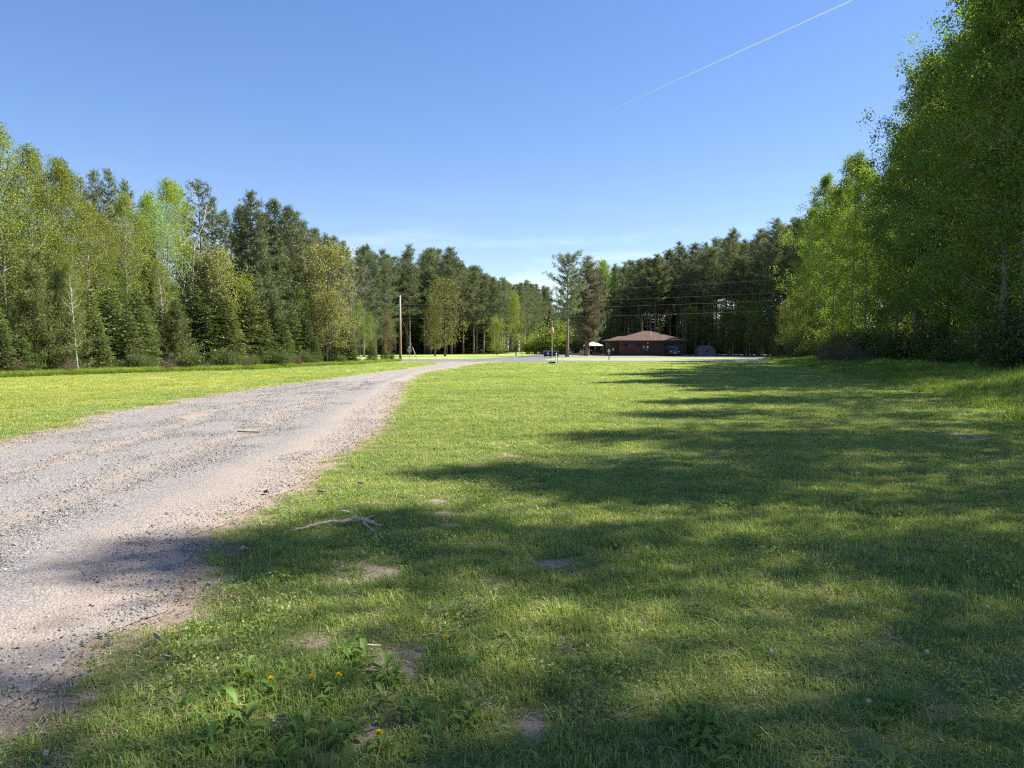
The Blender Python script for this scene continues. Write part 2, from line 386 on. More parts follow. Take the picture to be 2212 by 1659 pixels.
def shrub(seed, H, W, stems, per, lsize, lmat, bmat, spread=.2):
    rng = np.random.default_rng(seed); mb = MB(); CC = []
    for s in range(stems):
        a = rng.uniform(0, 6.28); l = rng.uniform(.15, 1) * W; h = H * rng.uniform(.55, 1.05) * (1 - .35 * (l / W) ** 2)
        p0 = np.array([rng.normal(0, .12 * W), rng.normal(0, .12 * W), 0]); e = np.array([math.cos(a) * l, math.sin(a) * l, h])
        md = (p0 + e) / 2 + np.array([0, 0, .15 * h])
        mb.tube(np.array([p0, md, e]), [.022, .014, .005], 4, False)
        for k in range(7):
            f = rng.uniform(.3, 1); q = p0 + (e - p0) * f + np.array([0, 0, .3 * h * f * (1 - f)]); d = q + rng.normal(0, .28, 3) * np.array([W * .6, W * .6, .8])
            mb.tube(np.array([q, d]), [.008, .003], 3, False); CC.append(d); CC.append((q + d) / 2)
    CC = np.array(CC); CC[:, 2] = np.maximum(CC[:, 2], .1)
    parts = [('stems', mb.mesh('stems', bmat))]
    if per:
        m = len(CC); idx = np.repeat(np.arange(m), rng.poisson(per, m)); n = len(idx)
        C = CC[idx] + rng.normal(0, spread, (n, 3)); C[:, 2] = np.maximum(C[:, 2], .04)
        V, Fq, k = leaves(C, rng.normal(size=(n, 3)), lsize * rng.uniform(.6, 1.3, n), rng)
        parts.append(('foliage', mesh('foliage', V, [Fq], lmat, tint=np.repeat(rng.uniform(0, 1, m)[idx] * .45 + rng.uniform(0, .55, n), k))))
    return parts

asp = lambda t: (.5 + .55 * math.sin(math.pi * min(1, t * .95 + .08))) * (1 - t ** 5) + .12
rnd = lambda t: math.sqrt(max(0, 1 - (1.55 * t - .62) ** 2)) * .95 + .08
up_asp = lambda t: .35 + .5 * t
up_map = lambda t: .15 + .9 * t
pp = lambda t: (math.sin(math.pi * min(1, .2 + .72 * t))) ** .8 * (1 - .55 * t * t) + .06
cone = lambda t: (1 - t) ** .75 + .08
PR = {}          # prototypes: list of (part name, mesh) and height
def proto(key, H, parts): PR[key] = (H, parts)
for k in range(4): proto(f'aspen{k}', 22, deciduous(10 + k, 22, (.16, .1, .13, .07)[k], 3.2, asp, 50, up_asp, 9, 46, .14, .12, .25, M['aspen'], M['aspen_bark'], clusters=1, lvar=.45, fmin=.42, tl=.75))
for k in range(4): proto(f'thin{k}', 22, deciduous(20 + k, 22, .2, 2.7, asp, 62, up_asp, 8, 20, .145, .13, .24, M['aspen'], M['pale_bark'], clusters=1))
for k in range(3): proto(f'birch{k}', 15, deciduous(30 + k, 15, .2, 2.3, asp, 60, up_asp, 7, 26, .11, .10, .22, M['olive'], M['pale_bark'] if k == 2 else M['aspen_bark'], wob=.14, clusters=1))
for k in range(3): proto(f'maple{k}', 9, deciduous(40 + k, 9, .14, 2.5, rnd, 50, up_map, 6, 10, .15, .12, .24, M['gold'], M['dark_bark'], wob=.12))
proto('bare0', 11, deciduous(51, 11, .38, 2.6, rnd, 26, lambda t: .75, 7, 0, .1, .075, .2, None, M['pale_bark'], wob=.2, lean=(.16, 0), stems=2))
proto('bare1', 11, deciduous(52, 11, .35, 2.8, rnd, 34, lambda t: .7, 8, 0, .1, .07, .2, None, M['aspen_bark'], wob=.16, stems=2))
for k in range(6): proto(f'pine{k}', 22, pine(60 + k, 22, (.28, .36, .42)[k % 3], 2.9, pp, 23, 6, 10, 19, .36, .06, .19, M['pine'], M['pine_bark'], rag=.4))
for k in range(5): proto(f'hipine{k}', 23, pine(160 + k, 23, (.46, .52, .44, .5, .4)[k], 2.7, pp, 20, 6, 10, 18, .36, .06, .2, M['pine'], M['pine_bark'], rag=.42, dead=26))
for k in range(3): proto(f'tallpine{k}', 18, pine(70 + k, 18, .18, 3.0, lambda t: (1 - t) ** .7 * .9 + .14, 26, 6, 10, 12, .36, .07, .2, M['pine'], M['pine_bark'], rag=.35))
for k in range(4): proto(f'fullpine{k}', 16, pine(75 + k, 16, .05, 3.0, lambda t: (1 - t) ** .75 + .1, 34, 7, 10, 13, .36, .06, .17, M['pine'], M['pine_bark'], rag=.32, dead=0))
for k in range(2): proto(f'whitepine{k}', 9, pine(80 + k, 9, .04, 2.6, cone, 22, 7, 13, 14, .3, .045, .11, M['whitepine'], M['pine_bark'], up=.35, dead=0))
for k in range(4): proto(f'fir{k}', 8, fir(90 + k, 8, 2.0, 30, 9, 26, .30, .09, .09, M['fir'], M['dark_bark']))
proto('gaunt', 18, pine(101, 18, .5, 2.8, lambda t: .5 + .5 * math.sin(3.1 * t) - .2 * t, 12, 4, 7, 14, .42, .07, .2, M['whitepine'], M['dark_bark'], dead=30, rag=.5))
proto('lonepine', 17, pine(102, 17, .42, 3.1, lambda t: .5 + .6 * math.sin(math.pi * (t * .8 + .15)), 15, 6, 11, 14, .42, .08, .27, M['pine'], M['pine_bark'], dead=16, rag=.4))
proto('brownpine', 17.5, pine(103, 17.5, .16, 2.6, lambda t: .75 + .4 * math.sin(3.1 * t) - .5 * t ** 3, 24, 6, 9, 12, .4, .06, .2, M['brownpine'], M['red_bark'], dead=20))
for k in range(4): proto(f'shrub{k}', 2.4, shrub(110 + k, 2.4, 1.5, 26, 7, .12, M['shrub'], M['twig']))
for k in range(2): proto(f'brush{k}', 2.4, shrub(120 + k, 2.4, 1.4, 60, 1.2, .08, M['rust'], M['twig']))

RNG = np.random.default_rng(7)
def place(key, x, y, h=None, label='', cat='tree', group=None, name='tree', rz=None, wid=1.0, mats=None):
    H, parts = PR[key]
    s = (h / H) if h else 1.0
    o = thing(name, (x, y, -0.03), label, cat, group, RNG.uniform(0, 6.28) if rz is None else rz)
    o.scale = (s * wid, s * wid, s)
    for pn, me in parts:
        c = link(pn, me, o)
        if mats and pn in mats:
            c.material_slots[0].link = 'OBJECT'; c.material_slots[0].material = mats[pn]
    return o

# ------------------------------------------------------------------ ground, drive, roads
Yr = [(-8, -1.3), (0, -1.75), (2, -2.0), (3.36, -2.26), (4.64, -2.19), (5.68, -2.51), (7.5, -2.56), (10.2, -2.59), (14.2, -2.72), (21.2, -3.4), (28, -4.2), (34.8, -4.9), (45.5, -5.5), (53.8, -4.8), (63.6, -3.95), (72, -3.0), (77, -2.2), (81, 0.5)]
Yl = [(-8, -7.0), (0, -7.5), (6, -8.0), (12.2, -8.45), (17.6, -9.4), (25.5, -9.7), (36.3, -9.2), (50.6, -7.7), (58, -7.2), (70, -7.0), (74, -7.2), (81, -9.5)]
def cubic(tab, y):
    a = np.array(tab); ys = np.asarray(y, float)
    m = np.gradient(a[:, 1], a[:, 0]); i = np.clip(np.searchsorted(a[:, 0], ys) - 1, 0, len(a) - 2)
    h = a[i + 1, 0] - a[i, 0]; t = np.clip((ys - a[i, 0]) / h, 0, 1)
    return (2 * t**3 - 3 * t**2 + 1) * a[i, 1] + (t**3 - 2 * t**2 + t) * h * m[i] + (-2 * t**3 + 3 * t**2) * a[i + 1, 1] + (t**3 - t**2) * h * m[i + 1]
def vn(x, y, s, k=0):          # cheap smooth value noise 0..1
    x = np.asarray(x, float) * s + 13.7 * k; y = np.asarray(y, float) * s + 7.3 * k
    def h(i, j): v = np.sin(i * 127.1 + j * 311.7 + k * 74.7) * 43758.5453; return v - np.floor(v)
    i, j = np.floor(x), np.floor(y); f, g = x - i, y - j; f = f * f * (3 - 2 * f); g = g * g * (3 - 2 * g)
    return (h(i, j) * (1 - f) + h(i + 1, j) * f) * (1 - g) + (h(i, j + 1) * (1 - f) + h(i + 1, j + 1) * f) * g
def wavy(y, k): return .5 * (vn(y, y * 0 + k, .55, 11) - .5) + .3 * (vn(y, y * 0 + k, 1.9, 12) - .5) + .2 * (vn(y, y * 0 + k, 5.1, 13) - .5)
def XL(y): return cubic(Yl, y) + wavy(y, 1.0)
def XR(y): return cubic(Yr, y) + wavy(y, 4.0) * .8
PATCH = [(1105, 985, .35), (950, 1085, .28), (945, 1110, .22), (960, 1135, .2), (850, 1117, .16), (800, 1222, .34), (825, 1238, .22), (850, 1415, .24), (830, 1450, .22), (670, 1385, .2), (690, 1400, .14), (790, 1500, .22), (740, 1490, .2),
         (1090, 1265, .2), (1210, 1225, .28), (1150, 1570, .13), (800, 1580, .2), (640, 1100, .12), (480, 1260, .2), (1560, 985, .3), (930, 1350, .1), (1060, 1400, .1), (2030, 1520, .15), (600, 1560, .12), (2080, 940, .8), (1990, 870, .8)]
PXY = np.array([(*G2(a, b), r) for a, b, r in PATCH])
def bareness(x, y):
    x = np.asarray(x, float); y = np.asarray(y, float); b = np.zeros_like(x)
    nn = vn(x, y, 6, 1) * .6 + vn(x, y, 17, 2) * .4
    for px, py, r in PXY:
        d = np.sqrt(((x - px) / 1.0) ** 2 + ((y - py) / 1.5) ** 2) / r
        b = np.maximum(b, np.clip(1.55 - d - nn * 1.5, 0, .8))
    ok = (y < 79)
    er = np.where(ok, x - XR(y), 9); elf = np.where(ok, XL(y) - x, 9)
    out_r = np.clip(1 - (er - .05) / (.22 + .5 * nn), 0, 1) * (er > -1); out_l = np.clip(1 - (elf - .05) / (.3 + .6 * nn), 0, 1) * (elf > -1)
    b = np.maximum(b, np.maximum(out_r, out_l) * (.45 + .75 * nn))
    b = np.where((er < 0) & (elf < 0), np.where((er > -.35 * nn) | (elf > -.35 * nn), .9, 1), b)
    return np.clip(b, 0, 1)

def soft(a, b, n): return np.linspace(a, b, n)
gx = np.unique(np.concatenate([[-4000, -1500, -600, -300, -160, -100], np.linspace(-70, -12, 40), np.arange(-12, 10.01, .1), np.linspace(10, 70, 50), [100, 160, 300, 600, 1500, 4000]]))
gy = np.unique(np.concatenate([[-3000, -800, -200, -60, -20, -8, -3], np.arange(-2, 2, .5), np.arange(2, 14, .1), np.linspace(14, 40, 90), np.linspace(40, 120, 60), [140, 170, 220, 300, 500, 1000, 3000, 9000]]))
XX, YY = np.meshgrid(gx, gy); nx, ny = len(gx), len(gy)
ii = (np.arange(ny - 1)[:, None] * nx + np.arange(nx - 1)[None, :]).ravel()
q = np.stack([ii, ii + 1, ii + nx + 1, ii + nx], 1)

m, t, o = nmat('lawn_turf'); M['lawn'] = m
p = wpos(t)
def moss_mask(t, p):
    s = t.nodes.new('ShaderNodeSeparateXYZ'); t.links.new(p, s.inputs[0])
    def rng_(v, a, b):
        n = nd(t, 'ShaderNodeMapRange'); n.interpolation_type = 'SMOOTHSTEP'; n.inputs['From Min'].default_value = a; n.inputs['From Max'].default_value = b
        t.links.new(v, n.inputs['Value']); return n.outputs[0]
    wob = math_(t, 'MULTIPLY', math_(t, 'SUBTRACT', noise(t, .35, 3, .6, p), .5), 9.0)
    xm = rng_(math_(t, 'ADD', s.outputs['X'], wob), -10.3, -12.8); ym = rng_(math_(t, 'ADD', s.outputs['Y'], math_(t, 'MULTIPLY', wob, 1.5)), 52, 36)
    return math_(t, 'MULTIPLY', xm, ym)
def lawn_color(t, p, fine):
    big = noise(t, .22, 4, .6, p); mid = noise(t, 1.3, 4, .6, p)
    c = ramp(t, [(.3, (.205, .30, .068)), (.5, (.275, .375, .088)), (.7, (.375, .435, .125))], big)
    c = mixc(t, .55, c, ramp(t, [(.3, (.165, .265, .06)), (.7, (.39, .44, .145))], mid))
    c = mixc(t, .45, c, ramp(t, [(.38, (.62, .74, .6)), (.52, (1, 1, 1)), (.66, (1.25, 1.15, 1.2))], noise(t, 3.6, 4, .65, p)), 'MULTIPLY')
    c = mixc(t, .5, c, ramp(t, [(.36, (.72, .8, .72)), (.5, (1, 1, 1)), (.64, (1.28, 1.16, 1.2))], noise(t, 1.0, 4, .6, mapv(t, p, (.16, 1.1, 1), (0, 0, .06)))), 'MULTIPLY')
    c = mixc(t, math_(t, 'MULTIPLY', moss_mask(t, p), .5), c, ramp(t, [(.3, (.27, .33, .07)), (.5, (.38, .41, .095)), (.7, (.5, .48, .14))], noise(t, 1.0, 5, .7, mapv(t, p, (1, .4, 1)))))
    return c
c = lawn_color(t, p, True)
fn = noise(t, 60, 5, .7, p); fn2 = noise(t, 9, 4, .7, mapv(t, p, (1, .35, 1)))
c = mixc(t, .8, c, ramp(t, [(.32, .45), (.5, 1.0), (.68, 1.5)], fn), 'MULTIPLY')
c = mixc(t, .5, c, ramp(t, [(.35, .7), (.65, 1.3)], fn2), 'MULTIPLY')
thatch = ramp(t, [(.3, (.075, .085, .028)), (.55, (.13, .135, .045)), (.75, (.22, .19, .10))], noise(t, 30, 5, .7, p))
c = mixc(t, math_(t, 'MULTIPLY', attr(t, 'near'), .8), c, thatch)
soil = mixc(t, .9, mixc(t, noise(t, 2.5, 5, .6, p), (.37, .295, .22), (.30, .225, .165)), ramp(t, [(.34, .45), (.5, 1.0), (.66, 1.4)], noise(t, 32, 7, .78, p)), 'MULTIPLY')
b_ = attr(t, 'bare'); bn = ramp(t, [(.35, 0.0), (.6, 1.0)], math_(t, 'ADD', math_(t, 'MULTIPLY', b_, .9), math_(t, 'MULTIPLY', math_(t, 'SUBTRACT', noise(t, 14, 5, .7, p), .5), .5)))
c = mixc(t, bn, c, soil)
pbsdf(t, o, c, .95, bump(t, fn, .7, .03), spec=.1)
gme = mesh('ground', np.stack([XX.ravel(), YY.ravel(), np.zeros(nx * ny)], 1), [q], M['lawn'], attrs={'bare': bareness(XX.ravel(), YY.ravel()), 'near': np.clip((34 - np.hypot(XX, YY).ravel()) / 20, 0, 1)})
tag(link('ground', gme), 'broad mown lawn with bare soil patches', kind='structure')

# gravel drive ---------------------------------------------------------------
m, t, o = nmat('gravel'); M['gravel'] = m
p = wpos(t); u = attr(t, 'u')
uw = math_(t, 'ADD', u, math_(t, 'MULTIPLY', math_(t, 'SUBTRACT', noise(t, .5, 4, .6, mapv(t, p, (1, .35, 1))), .5), .16))
tan_, gry, red = (.39, .325, .262), (.255, .245, .24), (.32, .25, .2)
band = ramp(t, [(0, .95), (.07, .8), (.13, .15), (.27, .1), (.33, .95), (.40, .1), (.56, .05), (.62, .95), (.69, .12), (.78, .1), (.86, .75), (1, 1.0)], uw)
pat = noise(t, 1.6, 5, .65, mapv(t, p, (1, .3, 1)))
tf = math_(t, 'MULTIPLY', band, ramp(t, [(.33, .4), (.58, 1.0)], pat))
dirt = mixc(t, noise(t, 2.5, 5, .6, p), tan_, red)
sp = noise(t, 140, 3, .7, p); sp2 = noise(t, 38, 4, .75, p)
gcol = mixc(t, 1.0, ramp(t, [(.34, (.15, .14, .132)), (.5, (.255, .24, .228)), (.66, (.385, .365, .345))], sp2), ramp(t, [(.3, .55), (.7, 1.4)], sp), 'MULTIPLY')
vor = nd(t, 'ShaderNodeTexVoronoi', Scale=58.0); t.links.new(p, vor.inputs['Vector'])
vb = nd(t, 'ShaderNodeSeparateColor'); t.links.new(vor.outputs['Color'], vb.inputs[0])
vcol = ramp(t, [(0, (.06, .056, .055)), (.25, (.18, .17, .162)), (.6, (.33, .315, .297)), (.85, (.5, .475, .445)), (1, (.36, .27, .22))], vb.outputs[0])
vedge = ramp(t, [(.0, 1.25), (.45, 1.0), (.75, .45)], vor.outputs['Distance'])
gcol = mixc(t, .5, gcol, mixc(t, 1.0, vcol, vedge, 'MULTIPLY'))
dcol = mixc(t, .7, dirt, ramp(t, [(.3, .7), (.7, 1.25)], sp2), 'MULTIPLY')
c = mixc(t, tf, gcol, dcol)
pbsdf(t, o, c, .95, bump(t, math_(t, 'SUBTRACT', math_(t, 'ADD', sp, sp2), vor.outputs['Distance']), .6, .02), spec=.15)
ys = np.concatenate([np.arange(-8, 30, .2), np.arange(30, 80.5, .5)]); nu = 25
us = np.linspace(0, 1, nu); xl, xr = XL(ys), XR(ys)
DX = xl[:, None] + (xr - xl)[:, None] * us[None]; DY = np.repeat(ys[:, None], nu, 1)
DZ = .006 + .02 * np.sin(np.pi * us)[None] ** .6 * np.ones_like(DX) - .02 * np.exp(-((us - .33) / .05) ** 2)[None] - .02 * np.exp(-((us - .62) / .05) ** 2)[None] + .02 * np.exp(-((us - .83) / .035) ** 2)[None] + .02 * (vn(DX, DY, 1.1, 21) - .5) * np.sin(np.pi * us)[None]
DZ = np.maximum(DZ, .004)
ii = (np.arange(len(ys) - 1)[:, None] * nu + np.arange(nu - 1)[None]).ravel()
dme = mesh('gravel_drive', np.stack([DX, DY, DZ], -1), [np.stack([ii, ii + 1, ii + nu + 1, ii + nu], 1)], M['gravel'], smooth=True, attrs={'u': np.tile(us, len(ys))})
tag(link('gravel_drive', dme), kind='structure')

def asphalt(name, col):
    m, t, o = nmat(name); p = wpos(t)
    n1 = noise(t, .35, 5, .65, mapv(t, p, (1, 1, 1))); n2 = noise(t, 30, 4, .7, p)
    c = ramp(t, [(.3, tuple(x * .8 for x in col)), (.7, tuple(x * 1.25 for x in col))], n1)
    c = mixc(t, .6, c, ramp(t, [(.3, .75), (.7, 1.3)], n2), 'MULTIPLY')
    pbsdf(t, o, c, .9, bump(t, n2, .3, .01)); return m
M['asphalt'] = asphalt('asphalt', (.15, .145, .15)); M['sand'] = asphalt('sandy_shoulder', (.30, .265, .21)); M['lot'] = asphalt('lot_gravel', (.22, .205, .195))
M['duff'] = asphalt('needle_litter', (.11, .085, .055))
def sheet(name, poly, z, mat, sub=None):
    """flat polygon; edges subdivided and jittered so they do not run dead straight"""
    r = np.random.default_rng(len(name) + int(abs(poly[0][0]) * 10)); P = []
    for a, b in zip(poly, poly[1:] + poly[:1]):
        n = max(1, int(math.dist(a, b) / 2.0))
        for i in range(n):
            f = i / n; P.append((a[0] + (b[0] - a[0]) * f + r.normal(0, .12), a[1] + (b[1] - a[1]) * f + r.normal(0, .12), z))
    o = link(name, mesh(name, P, [[list(range(len(P)))]], mat)); tag(o, kind='structure'); return o
sheet('road_shoulder', [(-60, 92.5), (-60, 88), (2, 84.3), (70, 85), (140, 86), (140, 93), (60, 92), (20, 91.5), (5, 92)], .004, M['sand'])
sheet('road', [(-60, 96), (-60, 86.5), (-14, 82.0), (-8.5, 80.0), (-2.2, 79.0), (10, 78.9), (70, 79), (140, 79.5), (140, 87.0), (70, 86.2), (10, 86.6), (2, 90), (-6, 97)], .012, M['asphalt'])
sheet('park_lane', [(-9, 95), (3, 88.5), (4.5, 96), (6.5, 112), (9, 135), (13, 165), (24, 220), (16, 220), (6, 165), (2.6, 135), (0.5, 118), (-3, 105)], .008, M['asphalt'])
sheet('parking_lot', [(5.5, 110), (14, 107.5), (30, 107), (36, 93.5), (60, 92.5), (62, 112), (46, 119), (36, 131), (33, 133.3), (17, 133.3), (13.5, 130), (8, 124)], .006, M['lot'])
sheet('worn_path', [(13, 130.5), (18, 133.5), (18, 140), (15.5, 141), (12.5, 136)], .010, M['sand'])
sheet('forest_floor', [(-13.5, 84), (-13, 92), (-26, 96), (-60, 100), (-120, 100), (-120, 30), (-34, 30), (-29, 37), (-20.5, 50), (-16.5, 62)], .004, M['duff'])
sheet('forest_floor', [(-150, 112), (-45, 108), (-24, 149), (-12, 156), (-4, 160), (-1, 180), (2, 220), (4, 330), (-150, 330)], .004, M['duff'])
sheet('forest_floor', [(12, 142), (32, 148), (36, 136), (46, 122), (62, 113), (150, 105), (200, 330), (24, 330), (20, 230), (11, 160)], .004, M['duff'])
sheet('forest_floor', [(30, 26), (26, 10), (25, -20), (90, -20), (90, 78), (40, 78), (35, 72), (31.5, 58), (30, 44)], .004, M['duff'])

# ------------------------------------------------------------------ left woods (silhouette read from the photograph, distance from the ground it stands on)
EDGE = 'trees at the wood edge along the gravel drive'
def put(px, ytop, d, key, name, label, group=None, mat=None, wid=1.0, cat='tree', rz=None, part='crown'):
    return place(key, XP(px, d), d, ZP(ytop, d), label, cat, group, name, rz, wid, {part: mat} if mat else None)
L_asp = 'yellow green young aspen at the wood edge along the gravel drive'
L_olv = 'olive brown budding birch at the wood edge along the gravel drive'
L_fir = 'dark young fir with branches to the grass along the gravel drive'
L_wp = 'soft feathery young white pine at the wood edge along the gravel drive'
for px, yt, d, key, mat in [(8, 130, 43, 'birch0', 'spring'), (30, 152, 45, 'birch1', 'spring'), (-22, 120, 42, 'birch2', 'spring'), (128, 198, 56, 'birch2', 'spring'), (160, 196, 60, 'birch0', 'aspen')]:
    put(px, yt, d, key, 'aspen_tree', L_asp, 'young aspens along the drive', M[mat], .95)
put(168, 184, 66, 'birch1', 'aspen_tree', 'bright lime green aspen standing tall beside the bare white birch', None, M['lime'], .8)
put(178, 186, 68, 'birch2', 'aspen_tree', 'lime topped aspen just behind the bare white birch', None, M['lime'], .7)
for px, yt, d, key in [(52, 164, 47, 'birch0'), (72, 178, 49, 'birch1'), (92, 205, 52, 'birch2'), (112, 215, 54, 'birch0'), (142, 218, 58, 'birch1'), (60, 235, 46, 'birch2')]:
    put(px, yt, d, key, 'birch_tree', L_olv, 'budding birches along the drive', None, 1.0)
for px_, yt_, d_, lab_ in ((78, 262, 43.2, 'white trunked birch rising from the grass edge between young pines'), (168, 262, 54.0, 'slim pale trunked birch leaning over the young firs')):
    bt = put(px_, yt_, d_, 'birch1', 'birch_tree', lab_, None, M['olive'], .75)
    for c_ in bt.children:
        if c_.name.startswith('trunk'): c_.material_slots[0].link = 'OBJECT'; c_.material_slots[0].material = M['white_bark']
    bt.rotation_euler[1] = .06
put(184, 205, 62, 'bare0', 'dead_birch', 'bare white birch with forked leafless limbs above golden maple', None, None, 1.0, rz=0.2)
put(203, 187, 82, 'gaunt', 'gaunt_pine', 'gaunt old pine with sparse twisted top above the birches', None)
put(222, 262, 60, 'maple0', 'maple_tree', 'golden green budding maple beside the forked bare birch', None, M['gold'], .95)
put(240, 285, 61, 'maple1', 'maple_tree', 'yellow leaved maple in front of the tall dark pines', None, M['olive'], .9)
put(326, 258, 72, 'maple2', 'maple_tree', 'pale straw yellow maple in new leaf before dark pines', None, M['gold'], 1.0)
put(334, 298, 70, 'maple0', 'maple_tree', 'small pale yellow maple at the foot of the straw yellow maple', None, M['gold'], 1.1)
put(355, 262, 78, 'bare1', 'bare_tree', 'leafless pale grey tree with spreading limbs behind the wood edge', None, None, 1.1)
put(360, 300, 77, 'birch0', 'aspen_tree', 'fresh green narrow aspen near the utility pole', None, M['aspen'], .9)
put(371, 315, 78, 'birch2', 'aspen_tree', 'small bright green aspen beside the utility pole', None, M['lime'], .8)
put(388, 322, 83, 'maple1', 'maple_tree', 'russet budding sapling right behind the utility pole', None, M['rust'], .8)
# tall pines rising behind the edge
L_tp = 'tall dark pine rising behind the wood edge along the gravel drive'
for px, yt, d, key, wd in [(42, 158, 76, 'tallpine0', .8), (66, 166, 78, 'tallpine1', .8), (98, 174, 80, 'tallpine2', .75), (114, 175, 79, 'tallpine0', .75), (129, 183, 82, 'tallpine1', .8), (86, 182, 82, 'tallpine0', .7), (20, 175, 74, 'tallpine2', .8),
                           (150, 200, 84, 'tallpine1', .8), (215, 200, 88, 'tallpine0', .8), (190, 205, 86, 'tallpine2', .9), (228, 212, 84, 'tallpine1', .8),
                           (254, 196, 66, 'fullpine2', 1.1), (244, 208, 67, 'fullpine0', 1.0), (268, 212, 72, 'fullpine0', 1.0), (276, 203, 70, 'fullpine0', 1.0), (288, 207, 71, 'fullpine0', 1.0), (298, 213, 74, 'fullpine2', 1.0),
                           (306, 222, 76, 'fullpine2', 1.0), (316, 232, 100, 'tallpine0', .9), (327, 236, 102, 'tallpine1', .9), (337, 250, 108, 'tallpine2', .9), (345, 243, 100, 'tallpine0', .8), (283, 240, 69, 'fullpine3', 1.0), (262, 235, 65, 'fullpine2', 1.0), (300, 250, 72, 'fullpine0', 1.0),
                           (352, 262, 116, 'tallpine1', .9), (364, 256, 118, 'tallpine2', 1.0), (376, 262, 122, 'tallpine0', 1.0), (386, 262, 124, 'tallpine1', .9)]:
    put(px, yt + RNG.normal(0, 1.5), d, key, 'pine_tree', L_tp, 'tall pines behind the drive side wood edge', None, wd)
for px, yt, d, key, wd in [(36, 262, 42, 'whitepine0', 1.0), (62, 268, 43.5, 'whitepine1', .9), (178, 300, 54, 'whitepine0', 1.0), (148, 308, 52.5, 'whitepine1', .95), (14, 300, 41, 'whitepine1', .8)]:
    put(px, yt, d, key, 'young_pine', L_wp, 'feathery young pines along the drive', None, wd)
for i, (px, yt, d) in enumerate([(-6, 290, 40), (4, 318, 39.5), (22, 330, 40.5), (48, 328, 42), (88, 285, 47), (100, 318, 46.5), (114, 282, 49.5), (130, 308, 48.5), (138, 288, 51), (162, 286, 55), (194, 282, 57), (206, 304, 56.5), (215, 288, 57.5), (228, 294, 58), (236, 318, 60), (250, 288, 61), (262, 308, 62),
                                  (274, 298, 65), (286, 322, 63.5), (296, 310, 66), (308, 318, 66.5), (316, 335, 66), (344, 325, 71), (352, 332, 71), (372, 338, 78), (68, 330, 44), (32, 345, 41), (182, 342, 55), (335, 340, 69), (240, 345, 60), (150, 345, 52), (384, 346, 80), (270, 343, 62), (300, 346, 65)]):
    put(px, yt, d, f'fir{i % 4}', 'fir_tree', L_fir, 'young firs along the drive', None, RNG.uniform(1.0, 1.4))
# mixed trees filling the wood behind
for i in range(60):
    px = RNG.uniform(-60, 335); base = np.interp(px, [-60, 0, 256, 360], [36, 41, 57, 74]); d = base + RNG.uniform(5, 20)
    top = np.interp(px, [-60, 20, 90, 130, 200, 260, 330], [160, 205, 225, 230, 245, 255, 285]) + RNG.uniform(0, 40)
    k = i % 3
    if k == 0: put(px, top, d, f'fir{i % 4}', 'fir_tree', 'dark fir standing deep in the wood beside the drive', 'firs inside the drive side wood', None, .9)
    elif k == 1: put(px, top, d, f'tallpine{i % 3}', 'pine_tree', 'dark pine standing deep in the wood beside the drive', 'pines inside the drive side wood', None, .9)
    else: put(px, top, d, f'birch{i % 3 }', 'birch_tree', 'slender green birch standing deep in the wood beside the drive', 'birches inside the drive side wood', M['aspen'], .9)
# low shrubs along the edge
for i in range(26):
    px = RNG.uniform(-20, 392); base = np.interp(px, [-20, 0, 256, 360, 400], [37.5, 38.6, 52.6, 68.6, 84]); d = base + RNG.uniform(-.3, 2.5)
    place(f'shrub{i % 4}', XP(px, d), d, RNG.uniform(.4, 1.7), 'low leafy shrub at the wood edge along the gravel drive', 'shrub', 'shrubs along the drive side wood', 'shrub')

for i in range(16):
    px = RNG.uniform(-10, 390); base = np.interp(px, [-20, 0, 256, 360, 400], [37.5, 38.6, 52.6, 68.6, 84]); d = base + RNG.uniform(-.6, 1.0)
    place(f'brush{i % 2}', XP(px, d), d, RNG.uniform(.5, 1.3), 'low dry brown brush at the wood edge along the gravel drive', 'brush', 'dry brush along the drive side wood', 'brush')
# ------------------------------------------------------------------ pine stands across the road
def stand(front, rows, gap, back, keys, label, group, hh, wid=1.0, seed=1, jit=.9):
    r = np.random.default_rng(seed); a = np.array(front, float); n = 0
    seg = np.r_[0, np.cumsum(np.hypot(*np.diff(a, axis=0).T))]
    for k in range(rows):
        for s in np.arange((k % 2) * gap * .5, seg[-1], gap):
            x = np.interp(s, seg, a[:, 0]) + back[0] * k + r.normal(0, jit); y = np.interp(s, seg, a[:, 1]) + back[1] * k + r.normal(0, jit)
            if abs((x / y) * F) > 560: continue
            place(keys[n % len(keys)], x, y, min(26, ZP(np.interp(CX + x / y * F, SIL[:, 0], SIL[:, 1]), y) * (.965 if k else 1.0) * (1 + .045 * r.normal())), label, 'tree', group, 'pine_tree', None, wid * r.uniform(.9, 1.45)); n += 1
    return n
P6 = [f'pine{k}' for k in range(6)]
SIL = np.array([(330, 238), (384, 250), (417, 250), (444, 252), (463, 264), (486, 273), (505, 284), (523, 284), (539, 290), (560, 292), (597, 268), (625, 265), (648, 258), (671, 251), (694, 250), (717, 242), (741, 238), (759, 228), (782, 222), (830, 216)], float)      # tree tops read from the photograph
n1 = stand([(-34, 138), (-24, 152), (-13, 158), (-5, 161), (-2.5, 176), (-1.5, 195), (2, 220), (7.5, 250), (13, 295)], 4, 5.0, (-4.6, 3.0), P6,
           'tall red pine with bare trunk in the stand across the road from the utility pole', 'red pine stand across the road', 22, 1.0, 3)
n2 = stand([(24, 190), (22, 172), (30, 160), (38, 153), (44, 143), (47, 132), (50, 123), (56, 115), (64, 110)], 5, 4.4, (2.8, 4.6), [f'hipine{k}' for k in range(5)],
           'tall red pine with bare trunk in the stand behind the brown building', 'red pine stand behind the building', 23.3, 1.0, 4)
print('stands', n1, n2)
